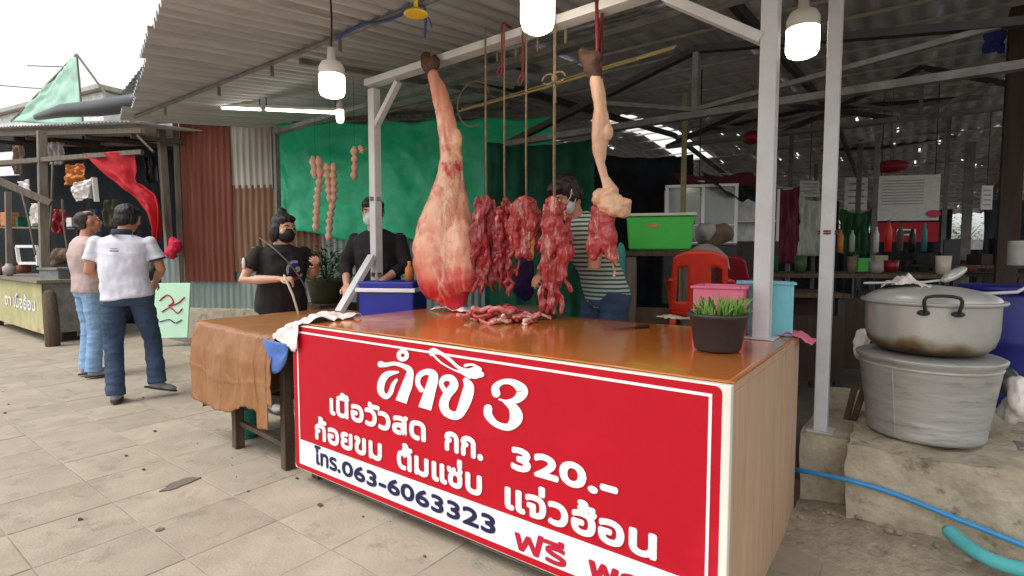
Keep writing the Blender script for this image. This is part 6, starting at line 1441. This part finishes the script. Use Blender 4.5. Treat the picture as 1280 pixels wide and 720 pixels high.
def drape(name, label, cat, left, right, mat, d, seed):
    L_, R_ = crom([(a, e, 0) for a, e in left], 10), crom([(a, e, 0) for a, e in right], 10); n = min(len(L_), len(R_)) - 1; fw = Vector((_F.x, _F.y, 0)).normalized()
    def f(a, e):
        k = e * n; i_ = min(int(k), n - 1); t = k - i_; l_ = L_[i_] * (1 - t) + L_[i_ + 1] * t; r_ = R_[i_] * (1 - t) + R_[i_ + 1] * t; q = l_ * (1 - a) + r_ * a
        return spot(q.x, q.y, d=d) + fw * (.05 * math.sin(a * 9 + e * 3) * (.4 + e) + .05 * fbm((a * 2, e * 3, seed), 1.6, 4)) + Vector((0, 0, .03 * fbm((a * 3, e * 2, seed + 3), 2)))
    b = MB(); b.grid(f, 30, 60); return tag(b.build(name, mat, smooth=True, solid=.006), label, cat)
drape('red_cloth', 'red cloth draped from the left stall roof down to the leaning grey post', 'cloth', [(104, 191), (128, 214), (148, 232), (166, 246), (180, 262), (190, 284), (194, 300)], [(166, 191), (170, 208), (171, 228), (186, 236), (198, 246), (202, 272), (200, 302)], m_redcloth, D, 1)
lump('red_bag', 'bright crimson bag hanging on the leaning grey post', 'bag', spot(216, 310, d=8.0), (.16, .12, .18), M('crimson cloth', S(186, 16, 58), .8, bump=.4), 61, .03)
sheet4('orange_cloth', 'orange cloth bundled under the left stall roof', 'cloth', spot(80, 208, d=8.9), spot(104, 204, d=8.9), spot(108, 226, d=8.9), spot(82, 232, d=8.9), m_orange, .08, 3, .02)
sheet4('pale_sheet', 'pale sheet slung beneath the orange cloth', 'sheet', spot(86, 232, d=8.8), spot(114, 222, d=8.8), spot(112, 248, d=8.8), spot(96, 252, d=8.8), m_bag_w, .06, 4)
sheet4('white_scrap', 'white plastic scrap hooked on the slanted beam', 'scrap', spot(22, 228, d=8.6), spot(36, 224, d=8.6), spot(38, 240, d=8.6), spot(24, 240, d=8.6), m_bag_w, .06, 5, n=10)
lump('basket_bundle', 'brown bundle on the left stall behind the grey box', 'bundle', spot(74, 322, d=8.8), (.18, .15, .15), m_brown, 63, .03)
for k, (u0, v0, u1, v1, d, lab) in enumerate(((-40, 168, 120, 420, 11.2, 'dark back sheet of the left stall at the far left'), (110, 166, 238, 410, 10.2, 'dark back sheet of the left stall next to the tin wall'))):
    A, B = spot(u0, 317, d=d + .2), spot(u1, 317, d=d); z1 = 1.3 + (317 - v0) / FPX * d
    b = MB(); b.grid(lambda a, e: Vector(((A + (B - A) * a).x, (A + (B - A) * a).y, -.05 + (z1 + .05) * e)) + Vector((.04 * fbm((a * 6, e * 3, k), 1.5), .05 * fbm((a * 6, e * 3, k + 4), 1.5), 0)), 40, 20)
    tag(b.build('back_sheet', m_dnavy, smooth=True, solid=.006), lab, 'sheet')
for k, (u, v) in enumerate(((8, 196), (10, 214))):
    c = spot(u, v, d=9.6); b = MB(); b.box(c, (.6, .03, .16), Matrix.Rotation(R(20), 3, 'Z')); tag(b.build('light_panel', m_letter), ('upper' if k == 0 else 'lower') + ' pale slat under the left roof edge', 'slat')
q = random.Random(77)
names = ('brown jug', 'grey tin', 'dark bottle', 'pale tub', 'olive tin', 'black pot', 'rusty can', 'beige tub')
for k in range(8):
    u, v = ((-2, 344), (12, 343), (50, 330), (72, 336), (86, 330), (94, 337), (30, 340), (64, 338))[k]
    c = spot(u, v, d=9.0); h_ = q.uniform(.14, .3); r_ = q.uniform(.05, .09); bb = MB(); bb.lathe(c, [(0, 0), (r_, 0), (r_ * 1.1, h_ * .7), (r_ * .6, h_ * .85), (r_ * .6, h_), (0, h_)], 16)
    tag(bb.build('container', (m_brown, m_grpl, m_black, m_tan, m_leaf, m_charcoal, m_rust, m_tan)[k], smooth=True), names[k] + ' among the clutter on the left stall counter', 'container', 'containers on the left counter')
# mint board leaning on the wall
mbd = thing('mint_board', 'mint green painted board with red scribbles leaning by the tin wall', 'board', tuple(spot(214, 422, z=0)))
c = spot(215, 388, d=7.6); mm = Matrix.Rotation(YAW + R(8), 3, 'Z') @ Matrix.Rotation(R(-12), 3, 'X')
b = MB(); b.box(c, (.46, .03, .78), mm); b.build('board_panel', m_mint, mbd, bevel=.008)
def scr(pts, w, mat, name):
    b = MB(); b.tube([c + mm @ Vector((x, -.022, z)) for x, z in crom2(pts)], w, 6); b.build(name, mat, mbd, smooth=True)
def crom2(p): return [(q.x, q.y) for q in crom([(a, e, 0) for a, e in p], 5)]
scr([(-.16, .14), (-.06, .22), (.02, .12), (-.04, .06), (.08, .10), (.16, .18)], .009, m_redcloth, 'red_scribble'); scr([(-.12, -.02), (-.02, .04), (.08, -.04), (.14, .02)], .008, m_redcloth, 'red_scribble'); scr([(-.14, -.16), (-.02, -.13), (.06, -.18), (.14, -.14)], .007, m_navy, 'dark_scribble')

# shelves and hanging clutter in the shade of the left stall
sh_ = thing('back_shelf', 'rough plank shelf in the shade of the left stall', 'shelf', tuple(spot(70, 285, d=9.8)))
a, e = spot(-20, 284, d=10.2), spot(104, 286, d=9.6); b = MB(); b.bar(a, e, .30, .03, up=(0, 0, 1)); b.build('plank', m_greywood, sh_)
for f in (.1, .6, .95):
    q_ = a + (e - a) * f; b = MB(); b.bar(q_, (q_.x, q_.y, -.03), .05); b.build('leg', m_greywood, sh_)
q = random.Random(123)
shelf = (('rusty tin box', m_rust, .0), ('grey plastic box', m_grpl, .14), ('faded orange box', m_orange, .28), ('dark green box', m_dgreen, .42), ('cream carton', m_tan, .56), ('navy box', m_dnavy, .68), ('brown carton', m_brown, .80), ('white carton', m_letter, .92))
for nm, mt, f in shelf:
    c = a + (e - a) * f; h_ = q.uniform(.14, .34); b = MB(); b.box(c + Vector((0, 0, .03 + h_ / 2)), (q.uniform(.14, .24), .2, h_), Matrix.Rotation(q.uniform(-.3, .5), 3, 'Z'))
    tag(b.build('storage_box', mt, bevel=.008), nm + ' on the plank shelf in the left stall', 'box', 'boxes on the plank shelf')
for nm, mt, u, v0, v1 in (('brown sacking', m_brown, 22, 182, 218), ('grey plastic bag', m_grpl, 70, 178, 206), ('dull maroon cloth', m_dredpl, 74, 262, 292), ('pale plastic bag', m_bag_w, 46, 254, 280), ('dark blue overall', m_jeans, 116, 262, 330), ('olive rag', m_terra, 138, 250, 284), ('black bag', m_black, 188, 196, 228), ('grey shirt', m_greywood, 184, 300, 340)):
    d_ = 9.3; w_ = q.uniform(12, 20); p0, p1 = spot(u - w_ / 2, v0, d=d_), spot(u + w_ / 2, v0, d=d_); q0, q1 = spot(u - w_ * .35, v1, d=d_), spot(u + w_ * .45, v1, d=d_)
    sheet4('hanging_cloth', nm + ' hung in the shade of the left stall', 'cloth', q0, q1, p1, p0, mt, .07, u, .03, 14)
